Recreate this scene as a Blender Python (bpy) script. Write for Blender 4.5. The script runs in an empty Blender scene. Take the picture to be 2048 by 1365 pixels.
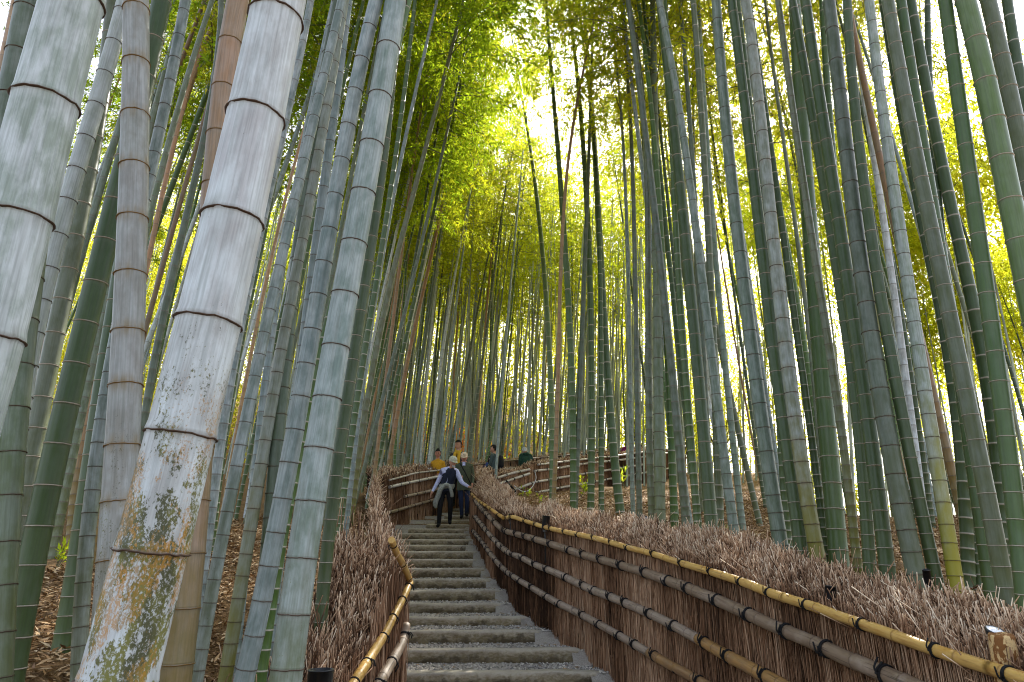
import bpy, bmesh, math, random
import numpy as np
from mathutils import Vector, Matrix, Quaternion

R = math.radians
random.seed(11)
rng = np.random.default_rng(11)
scene = bpy.context.scene
COL = scene.collection

# ------------------------------------------------------------------ camera, sky, sun, exposure
F, CX, CY = 1330.0, 1024.0, 682.5          # focal length and centre of the photograph in its own pixels
PITCH = math.atan(450.0 / F)
CP, SP = math.cos(PITCH), math.sin(PITCH)
cam_d = bpy.data.cameras.new("camera")
cam_d.sensor_width = 36.0
cam_d.lens = F / 2048.0 * 36.0
cam_d.clip_start, cam_d.clip_end = 0.05, 1500.0
cam = bpy.data.objects.new("camera", cam_d)
COL.objects.link(cam)
cam.location = (0, 0, 0)
cam.rotation_euler = (R(90) + PITCH, 0, 0)
scene.camera = cam

SUN_AZ, SUN_EL = R(24), R(42)
world = bpy.data.worlds.new("World")
scene.world = world
world.use_nodes = True
wn, wl = world.node_tree.nodes, world.node_tree.links
bg = wn["Background"]
sky = wn.new("ShaderNodeTexSky")
sky.sky_type = 'NISHITA'
sky.sun_disc = False
sky.sun_elevation = SUN_EL
sky.sun_rotation = SUN_AZ
sky.air_density = 1.0
sky.dust_density = 3.0
sky.ozone_density = 1.0
hsv = wn.new("ShaderNodeHueSaturation")          # thin white cloud: the same sky with less blue in it
hsv.inputs["Saturation"].default_value = 0.50
wl.new(sky.outputs[0], hsv.inputs["Color"])
wl.new(hsv.outputs[0], bg.inputs[0])
bg.inputs[1].default_value = 0.15

sun_d = bpy.data.lights.new("sun", 'SUN')
sun_d.energy = 4.0
sun_d.angle = R(0.5)
sun_d.color = (1.0, 0.95, 0.86)
sun = bpy.data.objects.new("sun", sun_d)
COL.objects.link(sun)
sdir = Vector((math.sin(SUN_AZ) * math.cos(SUN_EL), math.cos(SUN_AZ) * math.cos(SUN_EL), math.sin(SUN_EL)))
sun.rotation_euler = sdir.to_track_quat('Z', 'Y').to_euler()
sun.location = (12, 20, 30)

scene.view_settings.view_transform = 'Standard'
scene.view_settings.look = 'None'
scene.view_settings.gamma = 1.0
scene.view_settings.use_curve_mapping = False
scene.view_settings.exposure = 1.92
scene.cycles.filter_width = 1.1
scene.cycles.max_bounces = 8
scene.cycles.diffuse_bounces = 4
scene.cycles.transmission_bounces = 5
scene.cycles.transparent_max_bounces = 4

# ------------------------------------------------------------------ helpers
def ray(u, v):
    a, b = (u - CX) / F, (CY - v) / F
    return a, CP - b * SP, SP + b * CP      # x, forward y, up z

def at(u, v, Y):
    a, h, z = ray(u, v)
    return Vector((a / h * Y, Y, z / h * Y))

def tag(o, label=None, cat=None, group=None, kind=None):
    if label: o['label'] = label
    if cat: o['category'] = cat
    if group: o['group'] = group
    if kind: o['kind'] = kind
    return o

def empty(name, loc=(0, 0, 0), parent=None):
    o = bpy.data.objects.new(name, None)
    o.empty_display_size = 0.1
    COL.objects.link(o)
    o.location = loc
    if parent: o.parent = parent
    return o

def link(name, me, parent=None, loc=None):
    o = bpy.data.objects.new(name, me)
    COL.objects.link(o)
    if parent: o.parent = parent
    if loc is not None: o.location = loc
    return o

def np_mesh(name, verts, quads=None, tris=None, mats=(), smooth=True, attrs=None, midx=None):
    verts = np.asarray(verts, dtype=np.float32).reshape(-1, 3)
    me = bpy.data.meshes.new(name)
    me.vertices.add(len(verts))
    me.vertices.foreach_set("co", verts.ravel())
    loops, starts, totals = [], [], []
    n = 0
    if quads is not None and len(quads):
        q = np.asarray(quads, dtype=np.int32).reshape(-1, 4)
        loops.append(q.ravel()); starts.append(np.arange(len(q)) * 4 + n); totals.append(np.full(len(q), 4))
        n += q.size
    if tris is not None and len(tris):
        t = np.asarray(tris, dtype=np.int32).reshape(-1, 3)
        loops.append(t.ravel()); starts.append(np.arange(len(t)) * 3 + n); totals.append(np.full(len(t), 3))
        n += t.size
    loops = np.concatenate(loops).astype(np.int32)
    starts = np.concatenate(starts).astype(np.int32)
    me.loops.add(n)
    me.loops.foreach_set("vertex_index", loops)
    me.polygons.add(len(starts))
    me.polygons.foreach_set("loop_start", starts)
    try:
        me.polygons.foreach_set("loop_total", np.concatenate(totals).astype(np.int32))
    except Exception:
        pass
    for m in mats: me.materials.append(m)
    if midx is not None:
        me.polygons.foreach_set("material_index", np.asarray(midx, dtype=np.int32))
    me.polygons.foreach_set("use_smooth", np.full(len(starts), bool(smooth)))
    for k, a in (attrs or {}).items():
        a = np.asarray(a, dtype=np.float32)
        if a.ndim == 1:
            me.attributes.new(k, 'FLOAT', 'POINT').data.foreach_set("value", a)
        else:
            me.attributes.new(k, 'FLOAT_VECTOR', 'POINT').data.foreach_set("vector", a.ravel())
    me.update(calc_edges=True)
    me.validate()
    return me

def tubes(P, rad, sides, cap=False):
    """P (N,K,3) centre lines, rad (N,K): returns verts, quads (and tris of the end caps)."""
    P = np.asarray(P, dtype=np.float64); rad = np.asarray(rad, dtype=np.float64)
    N, K, _ = P.shape
    T = np.gradient(P, axis=1)
    T /= np.linalg.norm(T, axis=2, keepdims=True) + 1e-12
    ref = np.zeros((N, 1, 3)); ref[:, 0, 0] = 1.0
    mean = T.mean(axis=1, keepdims=True)
    bad = np.abs(mean[:, 0, 0]) > 0.8
    ref[bad, 0, :] = (0, 1, 0)
    A = np.cross(T, np.broadcast_to(ref, T.shape))
    A /= np.linalg.norm(A, axis=2, keepdims=True) + 1e-12
    B = np.cross(T, A)
    th = np.linspace(0, 2 * np.pi, sides, endpoint=False)
    V = P[:, :, None, :] + rad[:, :, None, None] * (np.cos(th)[None, None, :, None] * A[:, :, None, :] + np.sin(th)[None, None, :, None] * B[:, :, None, :])
    V = V.reshape(-1, 3)
    i = np.arange(N)[:, None, None] * K * sides
    k = np.arange(K - 1)[None, :, None] * sides
    s = np.arange(sides)[None, None, :]
    s2 = (s + 1) % sides
    q = np.stack([i + k + s, i + k + s2, i + k + sides + s2, i + k + sides + s], axis=-1).reshape(-1, 4)
    t = []
    if cap:
        for n in range(N):
            for kk, flip in ((0, True), (K - 1, False)):
                b = n * K * sides + kk * sides
                for j in range(1, sides - 1):
                    t.append((b, b + j + 1, b + j) if flip else (b, b + j, b + j + 1))
    return V, q, np.array(t, dtype=np.int32).reshape(-1, 3)

def tube_obj(name, pts, rad, sides, mat, parent=None, cap=True, attrs=None):
    pts = np.asarray(pts, float)
    rad = np.full(len(pts), rad) if np.isscalar(rad) else np.asarray(rad)
    V, q, t = tubes(pts[None], rad[None], sides, cap)
    return link(name, np_mesh(name, V, q, t, [mat], attrs=attrs), parent)

def catmull(pts, n=8):
    pts = np.asarray(pts, float)
    P = np.vstack([2 * pts[0] - pts[1], pts, 2 * pts[-1] - pts[-2]])
    out = []
    for i in range(1, len(P) - 2):
        p0, p1, p2, p3 = P[i - 1], P[i], P[i + 1], P[i + 2]
        for t in np.linspace(0, 1, n, endpoint=False):
            out.append(0.5 * ((2 * p1) + (-p0 + p2) * t + (2 * p0 - 5 * p1 + 4 * p2 - p3) * t * t + (-p0 + 3 * p1 - 3 * p2 + p3) * t ** 3))
    out.append(pts[-1])
    return np.array(out)

def resample(pts, step):
    d = np.concatenate([[0], np.cumsum(np.linalg.norm(np.diff(pts, axis=0), axis=1))])
    s = np.linspace(0, d[-1], max(2, int(d[-1] / step) + 1))
    return np.stack([np.interp(s, d, pts[:, k]) for k in range(pts.shape[1])], 1), s

def join(parts):
    """parts: list of (V, quads, tris, matindex): one vertex list."""
    VV, QQ, TT, MQ, MT = [], [], [], [], []
    n = 0
    for V, q, t, m in parts:
        VV.append(np.asarray(V, float).reshape(-1, 3))
        if q is not None and len(q):
            QQ.append(np.asarray(q) + n); MQ.append(np.full(len(q), m))
        if t is not None and len(t):
            TT.append(np.asarray(t) + n); MT.append(np.full(len(t), m))
        n += len(VV[-1])
    Q = np.concatenate(QQ) if QQ else None
    T = np.concatenate(TT) if TT else None
    M = np.concatenate(MQ + MT)
    return np.concatenate(VV), Q, T, M

def box(cx, cy, cz, sx, sy, sz):
    x, y, z = sx / 2, sy / 2, sz / 2
    V = np.array([(-x, -y, -z), (x, -y, -z), (x, y, -z), (-x, y, -z), (-x, -y, z), (x, -y, z), (x, y, z), (-x, y, z)]) + (cx, cy, cz)
    q = np.array([(0, 3, 2, 1), (4, 5, 6, 7), (0, 1, 5, 4), (1, 2, 6, 5), (2, 3, 7, 6), (3, 0, 4, 7)])
    return V, q

def lathe(prof, n=16):
    prof = np.asarray(prof, float)
    th = np.linspace(0, 2 * np.pi, n, endpoint=False)
    V = np.stack([prof[:, 0:1] * np.cos(th), prof[:, 0:1] * np.sin(th), np.repeat(prof[:, 1:2], n, 1)], -1).reshape(-1, 3)
    K = len(prof)
    k = np.arange(K - 1)[:, None] * n; s = np.arange(n)[None]; s2 = (s + 1) % n
    q = np.stack([k + s, k + s2, k + n + s2, k + n + s], -1).reshape(-1, 4)
    return V, q

def leaves(B, D, Nn, L, W):
    """kite leaves: base points, directions, side vectors from the normals."""
    D = D / (np.linalg.norm(D, axis=1, keepdims=True) + 1e-9)
    S = np.cross(D, Nn); S /= np.linalg.norm(S, axis=1, keepdims=True) + 1e-9
    up = np.cross(S, D)
    L = L[:, None]; W = W[:, None]
    mid = B + D * L * 0.38 + up * L * 0.03
    V = np.stack([B, mid + S * W, B + D * L - up * L * 0.06, mid - S * W], 1).reshape(-1, 3)
    q = np.arange(len(B) * 4).reshape(-1, 4)
    return V, q

# value noise for geometry
_pn = rng.random((64, 64))
def vnoise(x, y):
    x = np.asarray(x, float); y = np.asarray(y, float)
    xi, yi = np.floor(x).astype(int), np.floor(y).astype(int)
    fx, fy = x - xi, y - yi
    fx = fx * fx * (3 - 2 * fx); fy = fy * fy * (3 - 2 * fy)
    g = lambda a, b: _pn[a % 64, b % 64]
    return (g(xi, yi) * (1 - fx) + g(xi + 1, yi) * fx) * (1 - fy) + (g(xi, yi + 1) * (1 - fx) + g(xi + 1, yi + 1) * fx) * fy - 0.5

# ------------------------------------------------------------------ materials
class NT:
    def __init__(self, name):
        self.m = bpy.data.materials.new(name)
        self.m.use_nodes = True
        self.n, self.l = self.m.node_tree.nodes, self.m.node_tree.links
        self.b = self.n["Principled BSDF"]
        self.out = self.n["Material Output"]
    def node(self, t, **kw):
        x = self.n.new(t)
        for k, v in kw.items(): setattr(x, k, v)
        return x
    def put(self, sock, v):
        if hasattr(v, 'is_output') or isinstance(v, bpy.types.NodeSocket): self.l.new(v, sock)
        elif v is not None:
            if isinstance(v, tuple) and len(v) == 3 and sock.type == 'RGBA': v = (*v, 1)
            sock.default_value = v
    def noise(self, vec, scale, detail=3, rough=0.55):
        x = self.node("ShaderNodeTexNoise")
        self.put(x.inputs["Vector"], vec); x.inputs["Scale"].default_value = scale
        x.inputs["Detail"].default_value = detail; x.inputs["Roughness"].default_value = rough
        return x.outputs["Fac"]
    def math(self, op, a, b=None, clamp=False):
        x = self.node("ShaderNodeMath", operation=op, use_clamp=clamp)
        self.put(x.inputs[0], a)
        if b is not None: self.put(x.inputs[1], b)
        return x.outputs[0]
    def mix(self, f, a, b, mode='MIX'):
        x = self.node("ShaderNodeMix", data_type='RGBA', blend_type=mode)
        self.put(x.inputs[0], f); self.put(x.inputs[6], a); self.put(x.inputs[7], b)
        return x.outputs[2]
    def ramp(self, f, lo, hi, a=0.0, b=1.0):
        x = self.node("ShaderNodeMapRange", clamp=True, interpolation_type='SMOOTHSTEP')
        self.put(x.inputs[0], f); self.put(x.inputs[1], lo); self.put(x.inputs[2], hi)
        x.inputs[3].default_value = a; x.inputs[4].default_value = b
        return x.outputs[0]
    def attr(self, name, kind='GEOMETRY'):
        x = self.node("ShaderNodeAttribute", attribute_name=name, attribute_type=kind)
        return x
    def scale(self, vec, s):
        x = self.node("ShaderNodeVectorMath", operation='MULTIPLY')
        self.put(x.inputs[0], vec); x.inputs[1].default_value = s
        return x.outputs[0]
    def bump(self, h, strength=0.3, dist=0.01):
        x = self.node("ShaderNodeBump")
        x.inputs["Strength"].default_value = strength; x.inputs["Distance"].default_value = dist
        self.l.new(h, x.inputs["Height"]); self.l.new(x.outputs[0], self.b.inputs["Normal"])
    def coord(self, which="Object"):
        return self.node("ShaderNodeTexCoord").outputs[which]
    def fin(self, col, rough=0.6, spec=0.4):
        self.put(self.b.inputs["Base Color"], col); self.put(self.b.inputs["Roughness"], rough)
        self.b.inputs["Specular IOR Level"].default_value = spec
        return self.m

def plain(name, col, rough=0.6, spec=0.4, var=0.25, scale=20.0, metal=0.0):
    t = NT(name)
    n = t.noise(t.coord(), scale, 4)
    dark = tuple(c * (1 - var) for c in col); lite = tuple(min(1, c * (1 + var)) for c in col)
    t.b.inputs["Metallic"].default_value = metal
    t.bump(n, 0.15, 0.004)
    return t.fin(t.mix(t.ramp(n, 0.3, 0.7), dark, lite), rough, spec)

def culm_material():
    t = NT("bamboo_skin")
    st = t.attr("straight").outputs["Vector"]       # position on the culm as if it stood straight
    oi = t.node("ShaderNodeObjectInfo")
    base = oi.outputs["Color"]
    rnd = oi.outputs["Random"]
    off = t.node("ShaderNodeVectorMath", operation='ADD')
    sc = t.node("ShaderNodeVectorMath", operation='SCALE'); sc.inputs[0].default_value = (37, 17, 53)
    t.l.new(rnd, sc.inputs["Scale"])
    t.l.new(st, off.inputs[0]); t.l.new(sc.outputs[0], off.inputs[1])
    p = off.outputs[0]
    O = lambda k: t.attr(k, 'OBJECT').outputs["Fac"]
    bloom, moss, ochre, low = O("bloom"), O("moss"), O("ochre"), O("low")
    streak = t.noise(t.scale(p, (1, 1, 0.03)), 150, 3)
    streak2 = t.noise(t.scale(p, (1, 1, 0.08)), 38, 4)
    blotch = t.noise(t.scale(p, (1, 1, 0.45)), 16, 5, 0.6)
    fine = t.noise(t.scale(p, (1, 1, 0.7)), 170, 5, 0.75)
    inode = t.attr("inode").outputs["Fac"]           # random per internode
    tt = t.attr("along").outputs["Fac"]              # 0 above a node, 1 below the next
    band = t.attr("band").outputs["Fac"]
    hgt = t.attr("height").outputs["Fac"]
    # base tint per internode
    c = t.mix(t.ramp(inode, 0.0, 1.0, 0.0, 0.35), base, t.mix(0.5, base, (0.10, 0.14, 0.05), 'MIX'))
    # waxy pale bloom: strongest under each node, broken by rubbed blotches and streaks
    bl = t.math('MULTIPLY', bloom, t.ramp(t.math('ADD', t.math('MULTIPLY', blotch, 0.75), t.math('MULTIPLY', streak2, 0.45)), 0.45, 0.75, 0.25, 1.2))
    bl = t.math('ADD', bl, t.math('MULTIPLY', t.ramp(tt, 0.86, 1.0), t.math('ADD', 0.04, t.math('MULTIPLY', bloom, 0.2))), True)
    c = t.mix(bl, c, (0.58, 0.635, 0.65))
    # streaks
    c = t.mix(t.ramp(streak, 0.38, 0.66, 0.0, 0.42), c, t.mix(0.6, c, (0.03, 0.04, 0.025)))
    c = t.mix(t.math('MULTIPLY', t.ramp(streak2, 0.50, 0.68), 0.42), c, t.mix(0.55, c, (0.07, 0.075, 0.04)))
    # lower culm: olive brown weathering towards the ground
    lowm = t.math('MULTIPLY', low, t.ramp(t.math('ADD', hgt, t.math('MULTIPLY', t.math('SUBTRACT', blotch, 0.5), 1.3)), 0.15, 1.7, 1.0, 0.0))
    c = t.mix(lowm, c, t.mix(t.ramp(low, 0.85, 1.0), (0.13, 0.12, 0.015), (0.27, 0.24, 0.02)))
    # dirt around the nodes
    nd = t.math('MULTIPLY', t.ramp(t.math('ABSOLUTE', t.math('SUBTRACT', tt, 0.5)), 0.34, 0.5), t.ramp(blotch, 0.45, 0.7))
    c = t.mix(t.math('MULTIPLY', nd, 0.5), c, (0.10, 0.085, 0.035))
    on = t.math('MULTIPLY', t.math('MULTIPLY', t.ramp(t.math('ABSOLUTE', t.math('SUBTRACT', tt, 0.5)), 0.25, 0.5), t.ramp(streak2, 0.38, 0.62)), t.math('MULTIPLY', ochre, 1.3), True)
    c = t.mix(t.math('MULTIPLY', on, t.ramp(t.math('ABSOLUTE', t.math('SUBTRACT', bloom, 0.34)), 0.02, 0.10, 1.0, 0.0)), c, (0.20, 0.135, 0.045))
    # moss and lichen in specks gathered in patches
    patch = t.noise(t.scale(p, (1, 1, 0.45)), 17, 4, 0.65)
    lowz = t.ramp(t.math('ADD', hgt, t.math('MULTIPLY', blotch, 0.6)), 1.5, 2.4, 1.0, 0.25)
    thr = t.math('SUBTRACT', 0.76, t.math('MULTIPLY', t.math('MULTIPLY', moss, lowz), t.ramp(patch, 0.38, 0.54, 0.10, 0.36)))
    mm = t.ramp(t.math('SUBTRACT', fine, thr), -0.02, 0.09)
    c = t.mix(t.math('MULTIPLY', mm, 0.95), c, t.mix(t.ramp(blotch, 0.4, 0.6), (0.045, 0.048, 0.008), (0.14, 0.135, 0.015)))
    fine2 = t.noise(t.scale(p, (1, 1, 0.6)), 190, 5, 0.8)
    thr2 = t.math('SUBTRACT', 0.76, t.math('MULTIPLY', t.math('MULTIPLY', ochre, lowz), t.ramp(t.noise(t.scale(p, (1, 1, 0.5)), 14, 3), 0.42, 0.56, 0.08, 0.37)))
    mo = t.ramp(t.math('SUBTRACT', fine2, thr2), -0.01, 0.09)
    c = t.mix(t.math('MULTIPLY', mo, 0.75), c, t.mix(t.ramp(streak2, 0.4, 0.6), (0.40, 0.19, 0.02), (0.22, 0.13, 0.02)))
    # node scar
    ringc = t.mix(t.attr("ringtone", 'OBJECT').outputs["Fac"], (0.055, 0.032, 0.02), (0.62, 0.55, 0.47))
    c = t.mix(t.math('MULTIPLY', band, 0.85), c, ringc)
    t.bump(t.math('ADD', t.math('MULTIPLY', streak, 0.5), fine), 0.12, 0.002)
    rough = t.math('ADD', 0.33, t.math('MULTIPLY', bl, 0.25))
    return t.fin(c, rough, 0.28)

def leaf_material(name, refl, trans, tw=0.66):
    t = NT(name)
    tone = t.attr("tone").outputs["Fac"]
    rnd = t.node("ShaderNodeObjectInfo").outputs["Random"]
    k = t.math('ADD', t.math('MULTIPLY', tone, 0.7), t.math('MULTIPLY', rnd, 0.3))
    a = t.mix(k, tuple(c * 0.7 for c in refl), tuple(c * 1.3 for c in refl))
    b = t.mix(k, (trans[0] * 0.62, trans[1] * 0.85, trans[2]), (trans[0] * 1.25, trans[1] * 1.06, trans[2]))
    d = t.node("ShaderNodeBsdfDiffuse"); t.put(d.inputs["Color"], a)
    tr = t.node("ShaderNodeBsdfTranslucent"); t.put(tr.inputs["Color"], b)
    mx = t.node("ShaderNodeMixShader"); mx.inputs[0].default_value = tw
    t.l.new(d.outputs[0], mx.inputs[1]); t.l.new(tr.outputs[0], mx.inputs[2])
    t.l.new(mx.outputs[0], t.out.inputs["Surface"])
    return t.m

def tone_material(name, cols, rough=0.85, spec=0.2, fine=90.0, stretch=(1, 1, 0.1)):
    """brushwood, litter: colour per piece from its 'tone' attribute."""
    t = NT(name)
    tone = t.attr("tone").outputs["Fac"]
    r = t.node("ShaderNodeValToRGB")
    r.color_ramp.elements[0].color = (*cols[0], 1); r.color_ramp.elements[1].color = (*cols[-1], 1)
    for i, cc in enumerate(cols[1:-1]):
        e = r.color_ramp.elements.new((i + 1) / (len(cols) - 1)); e.color = (*cc, 1)
    t.l.new(tone, r.inputs[0])
    n = t.noise(t.scale(t.coord(), stretch), fine, 3)
    c = t.mix(t.ramp(n, 0.3, 0.7, 0.0, 0.45), r.outputs[0], t.mix(0.6, r.outputs[0], (0.02, 0.013, 0.008)))
    return t.fin(c, rough, spec)

def pole_material(name, a, b, stain, rough=0.5, crack=0.5):
    t = NT(name)
    st = t.attr("straight").outputs["Vector"]
    rnd = t.node("ShaderNodeObjectInfo").outputs["Random"]
    n1 = t.noise(t.scale(st, (1, 1, 0.12)), 45, 4)
    n2 = t.noise(t.scale(st, (1, 1, 0.03)), 120, 4)
    n3 = t.noise(st, 7, 3)
    c = t.mix(t.ramp(t.math('ADD', n3, t.math('MULTIPLY', t.math('SUBTRACT', rnd, 0.5), 0.3)), 0.35, 0.65), a, b)
    c = t.mix(t.ramp(n1, 0.5, 0.72, 0.0, 0.6), c, stain)
    c = t.mix(t.ramp(n2, 0.58, 0.68, 0.0, crack), c, (0.03, 0.02, 0.015))
    band = t.attr("band").outputs["Fac"]
    c = t.mix(t.math('MULTIPLY', band, 0.7), c, t.mix(0.5, stain, (0.05, 0.03, 0.015)))
    t.bump(t.math('ADD', n1, n2), 0.3, 0.003)
    return t.fin(c, rough, 0.4)

M = {}
M['culm'] = culm_material()
M['leaf'] = leaf_material("bamboo_leaf", (0.07, 0.11, 0.012), (0.68, 0.72, 0.03))
M['leaf_dark'] = leaf_material("bamboo_leaf_deep", (0.045, 0.09, 0.012), (0.42, 0.54, 0.02))
M['leaf_far'] = leaf_material("far_leaf", (0.09, 0.12, 0.012), (0.66, 0.66, 0.035))
M['leaf_red'] = leaf_material("maple_leaf", (0.20, 0.06, 0.015), (0.75, 0.22, 0.03))
M['leaf_sprout'] = leaf_material("sprout_leaf", (0.10, 0.16, 0.02), (0.50, 0.60, 0.04))
M['branch'] = plain("bamboo_branch", (0.10, 0.11, 0.05), 0.6)
M['ring_dark'] = plain("node_scar_brown", (0.085, 0.055, 0.038), 0.8, 0.2, 0.5, 160)
M['ring_ochre'] = plain("node_scar_ochre", (0.20, 0.115, 0.035), 0.8, 0.2, 0.5, 160)
M['ring_pale'] = plain("node_scar_pale", (0.50, 0.43, 0.36), 0.7, 0.2, 0.45, 160)
M['twig'] = tone_material("brushwood_twig", [(0.06, 0.032, 0.018), (0.26, 0.135, 0.072), (0.47, 0.285, 0.17), (0.70, 0.49, 0.33)])
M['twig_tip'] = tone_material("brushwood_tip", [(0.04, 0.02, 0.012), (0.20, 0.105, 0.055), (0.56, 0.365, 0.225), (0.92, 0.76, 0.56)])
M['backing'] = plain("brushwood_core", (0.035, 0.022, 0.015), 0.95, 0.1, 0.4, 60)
M['rail_yellow'] = pole_material("rail_fresh_bamboo", (0.45, 0.245, 0.05), (0.53, 0.33, 0.095), (0.33, 0.14, 0.03), 0.38, 0.5)
M['rail_grey'] = pole_material("rail_weathered_bamboo", (0.20, 0.14, 0.092), (0.30, 0.235, 0.18), (0.10, 0.06, 0.035), 0.55, 0.75)
M['rail_brown'] = pole_material("rail_brown_bamboo", (0.34, 0.19, 0.065), (0.26, 0.15, 0.07), (0.14, 0.075, 0.03), 0.42, 0.6)
M['rail_pale'] = pole_material("rail_sunlit_bamboo", (0.36, 0.32, 0.28), (0.46, 0.42, 0.38), (0.20, 0.14, 0.10), 0.45, 0.5)  # lighter rail colour stands in for sunlight on the far rails
M['cord'] = plain("black_cord", (0.012, 0.012, 0.013), 0.8, 0.2, 0.4, 200)
M['lamp'] = plain("black_lamp_paint", (0.012, 0.013, 0.016), 0.3, 0.5, 0.2, 40)
M['lamp_glass'] = plain("white_lamp_glass", (0.75, 0.76, 0.78), 0.15, 0.5, 0.05, 30)
# ------------------------------------------------------------------ lie of the land
def poly_x(pl, y):
    pl = np.asarray(pl, float)
    return np.interp(y, pl[:, 1], pl[:, 0])

RIGHT_PLAN = [(1.97, -3.0), (1.95, 2.0), (1.88, 3.0), (1.76, 4.0), (1.58, 5.0), (1.33, 6.1), (1.03, 7.12), (0.79, 8.0), (0.54, 8.45), (0.38, 8.89), (0.17, 9.47),
              (0.01, 9.84), (-0.07, 10.6), (-0.2, 11.0), (-0.34, 11.53), (-0.69, 13.8), (-0.92, 15.19), (-0.94, 16.2)]
LEFT_NEAR_PLAN = [(-0.89, -3.0), (-0.89, 1.0), (-0.89, 4.0), (-0.89, 6.05), (-0.99, 6.5), (-1.42, 7.9), (-1.92, 10.0), (-2.45, 12.6), (-2.92, 14.8)]
LEFT_BACK_PLAN = [(-2.95, 14.9), (-2.6, 16.2), (-2.1, 17.5), (-1.3, 19.3), (-0.2, 21.1), (2.4, 24.6), (6.0, 29.6)]
UPPER_PLAN = [(-0.80, 17.0), (-0.5, 18.0), (0.0, 18.6), (0.60, 19.3), (1.45, 20.7), (2.47, 22.0), (3.9, 24.1), (4.8, 25.1), (7.7, 29.5)]
PATH_TOP = np.array([(-1.85, 16.0), (-1.45, 17.8), (-0.65, 19.2), (0.25, 20.5), (2.4, 23.3), (5.4, 27.5), (7.2, 29.9)])

def path_z(y):
    y = np.asarray(y, float)
    return -1.0 + 0.2226 * (np.maximum(y, 3.3) - 7.3)

def terrain_z(x, y):
    x = np.asarray(x, float); y = np.asarray(y, float)
    L = -1.12 + 0.17 * y
    Rr = -0.80 + 0.14 * y + 0.0012 * np.clip(y - 12, 0, 18) ** 2
    q = x - 0.35 * y
    Rr = Rr - np.maximum(0, q - 0.8) * np.maximum(0, y - 11) * 0.06
    Rr = np.maximum(Rr, -2.5)
    hill = 0.22 * np.maximum(0, y - 36) * np.clip((10 - x) / 8, 0, 1)
    L = np.minimum(L + hill, 20); Rr = np.minimum(Rr, 6.5) + hill
    # the banks are cut back beside the fences
    dl = poly_x(LEFT_NEAR_PLAN, y) - x
    cut = np.clip(1 - np.maximum(0, dl - 0.45) / 0.9, 0, 1) * np.clip((6.4 - y) / 1.2, 0, 1)
    L = L - 0.36 * cut * (dl > -2)
    dr = x - poly_x(RIGHT_PLAN, y)
    Rr = Rr - 0.20 * np.clip(1 - np.maximum(0, dr - 0.4) / 0.6, 0, 1) * np.clip((12 - y) / 3, 0, 1) * (dr > -2)
    xc = np.interp(y, [0, 6, 10, 15, 20, 60], [0.5, 0.1, -1.0, -1.9, 0.5, 0.5])
    w = np.clip((x - xc + 1.0) / 2.0, 0, 1); w = w * w * (3 - 2 * w)
    z = L * (1 - w) + Rr * w
    return z + 0.10 * vnoise(x * 0.8, y * 0.8) + 0.035 * vnoise(x * 3.1 + 9, y * 3.1)

def corridor(x, y):
    x = np.asarray(x, float); y = np.asarray(y, float)
    low = (y < 16.2) & (x > poly_x(LEFT_NEAR_PLAN, y) - 0.17) & (x < poly_x(RIGHT_PLAN, y) + 0.17)
    d = np.full(x.shape, 99.0)
    for a, b in zip(PATH_TOP[:-1], PATH_TOP[1:]):
        ab = b - a
        tt = np.clip(((x - a[0]) * ab[0] + (y - a[1]) * ab[1]) / (ab @ ab), 0, 1)
        d = np.minimum(d, np.hypot(x - a[0] - tt * ab[0], y - a[1] - tt * ab[1]))
    return low, d < 0.98

def ground_z(x, y):
    z = terrain_z(x, y)
    low, up = corridor(x, y)
    z = np.where(low, np.minimum(z, path_z(y) - 0.20), z)
    z = np.where(up, np.minimum(z, path_z(y) - 0.10), z)
    return z

# ground sheet
gx = np.unique(np.concatenate([np.linspace(-400, -40, 8), np.linspace(-40, -6, 30), np.arange(-6, 9, 0.14), np.linspace(9, 45, 40), np.linspace(45, 400, 8)]))
gy = np.unique(np.concatenate([np.linspace(-300, -8, 8), np.linspace(-8, 0, 12), np.arange(0, 30, 0.16), np.linspace(30, 80, 40), np.linspace(80, 900, 10)]))
X, Y = np.meshgrid(gx, gy)
Z = ground_z(X, Y)
n, m = X.shape
idx = np.arange(n * m).reshape(n, m)
Q = np.stack([idx[:-1, :-1], idx[:-1, 1:], idx[1:, 1:], idx[1:, :-1]], -1).reshape(-1, 4)
t = NT("forest_floor")
co = t.coord()
n1 = t.noise(co, 55, 6, 0.7); n2 = t.noise(co, 3.0, 4); n3 = t.noise(t.scale(co, (1, 0.35, 1)), 130, 4, 0.7)
c = t.mix(t.ramp(n1, 0.3, 0.7), (0.08, 0.043, 0.018), (0.25, 0.15, 0.065))
c = t.mix(t.ramp(n3, 0.5, 0.7, 0, 0.6), c, (0.30, 0.20, 0.10))
c = t.mix(t.ramp(n2, 0.45, 0.7, 0, 0.5), c, (0.085, 0.05, 0.022))
t.bump(t.math('ADD', n1, n3), 0.6, 0.03)
M['floor'] = t.fin(c, 0.95, 0.1)
ground = link("ground", np_mesh("ground", np.stack([X, Y, Z], -1), Q, None, [M['floor']]))
tag(ground, "sloping forest floor covered with brown fallen bamboo leaves", "ground", kind="structure")

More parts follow.
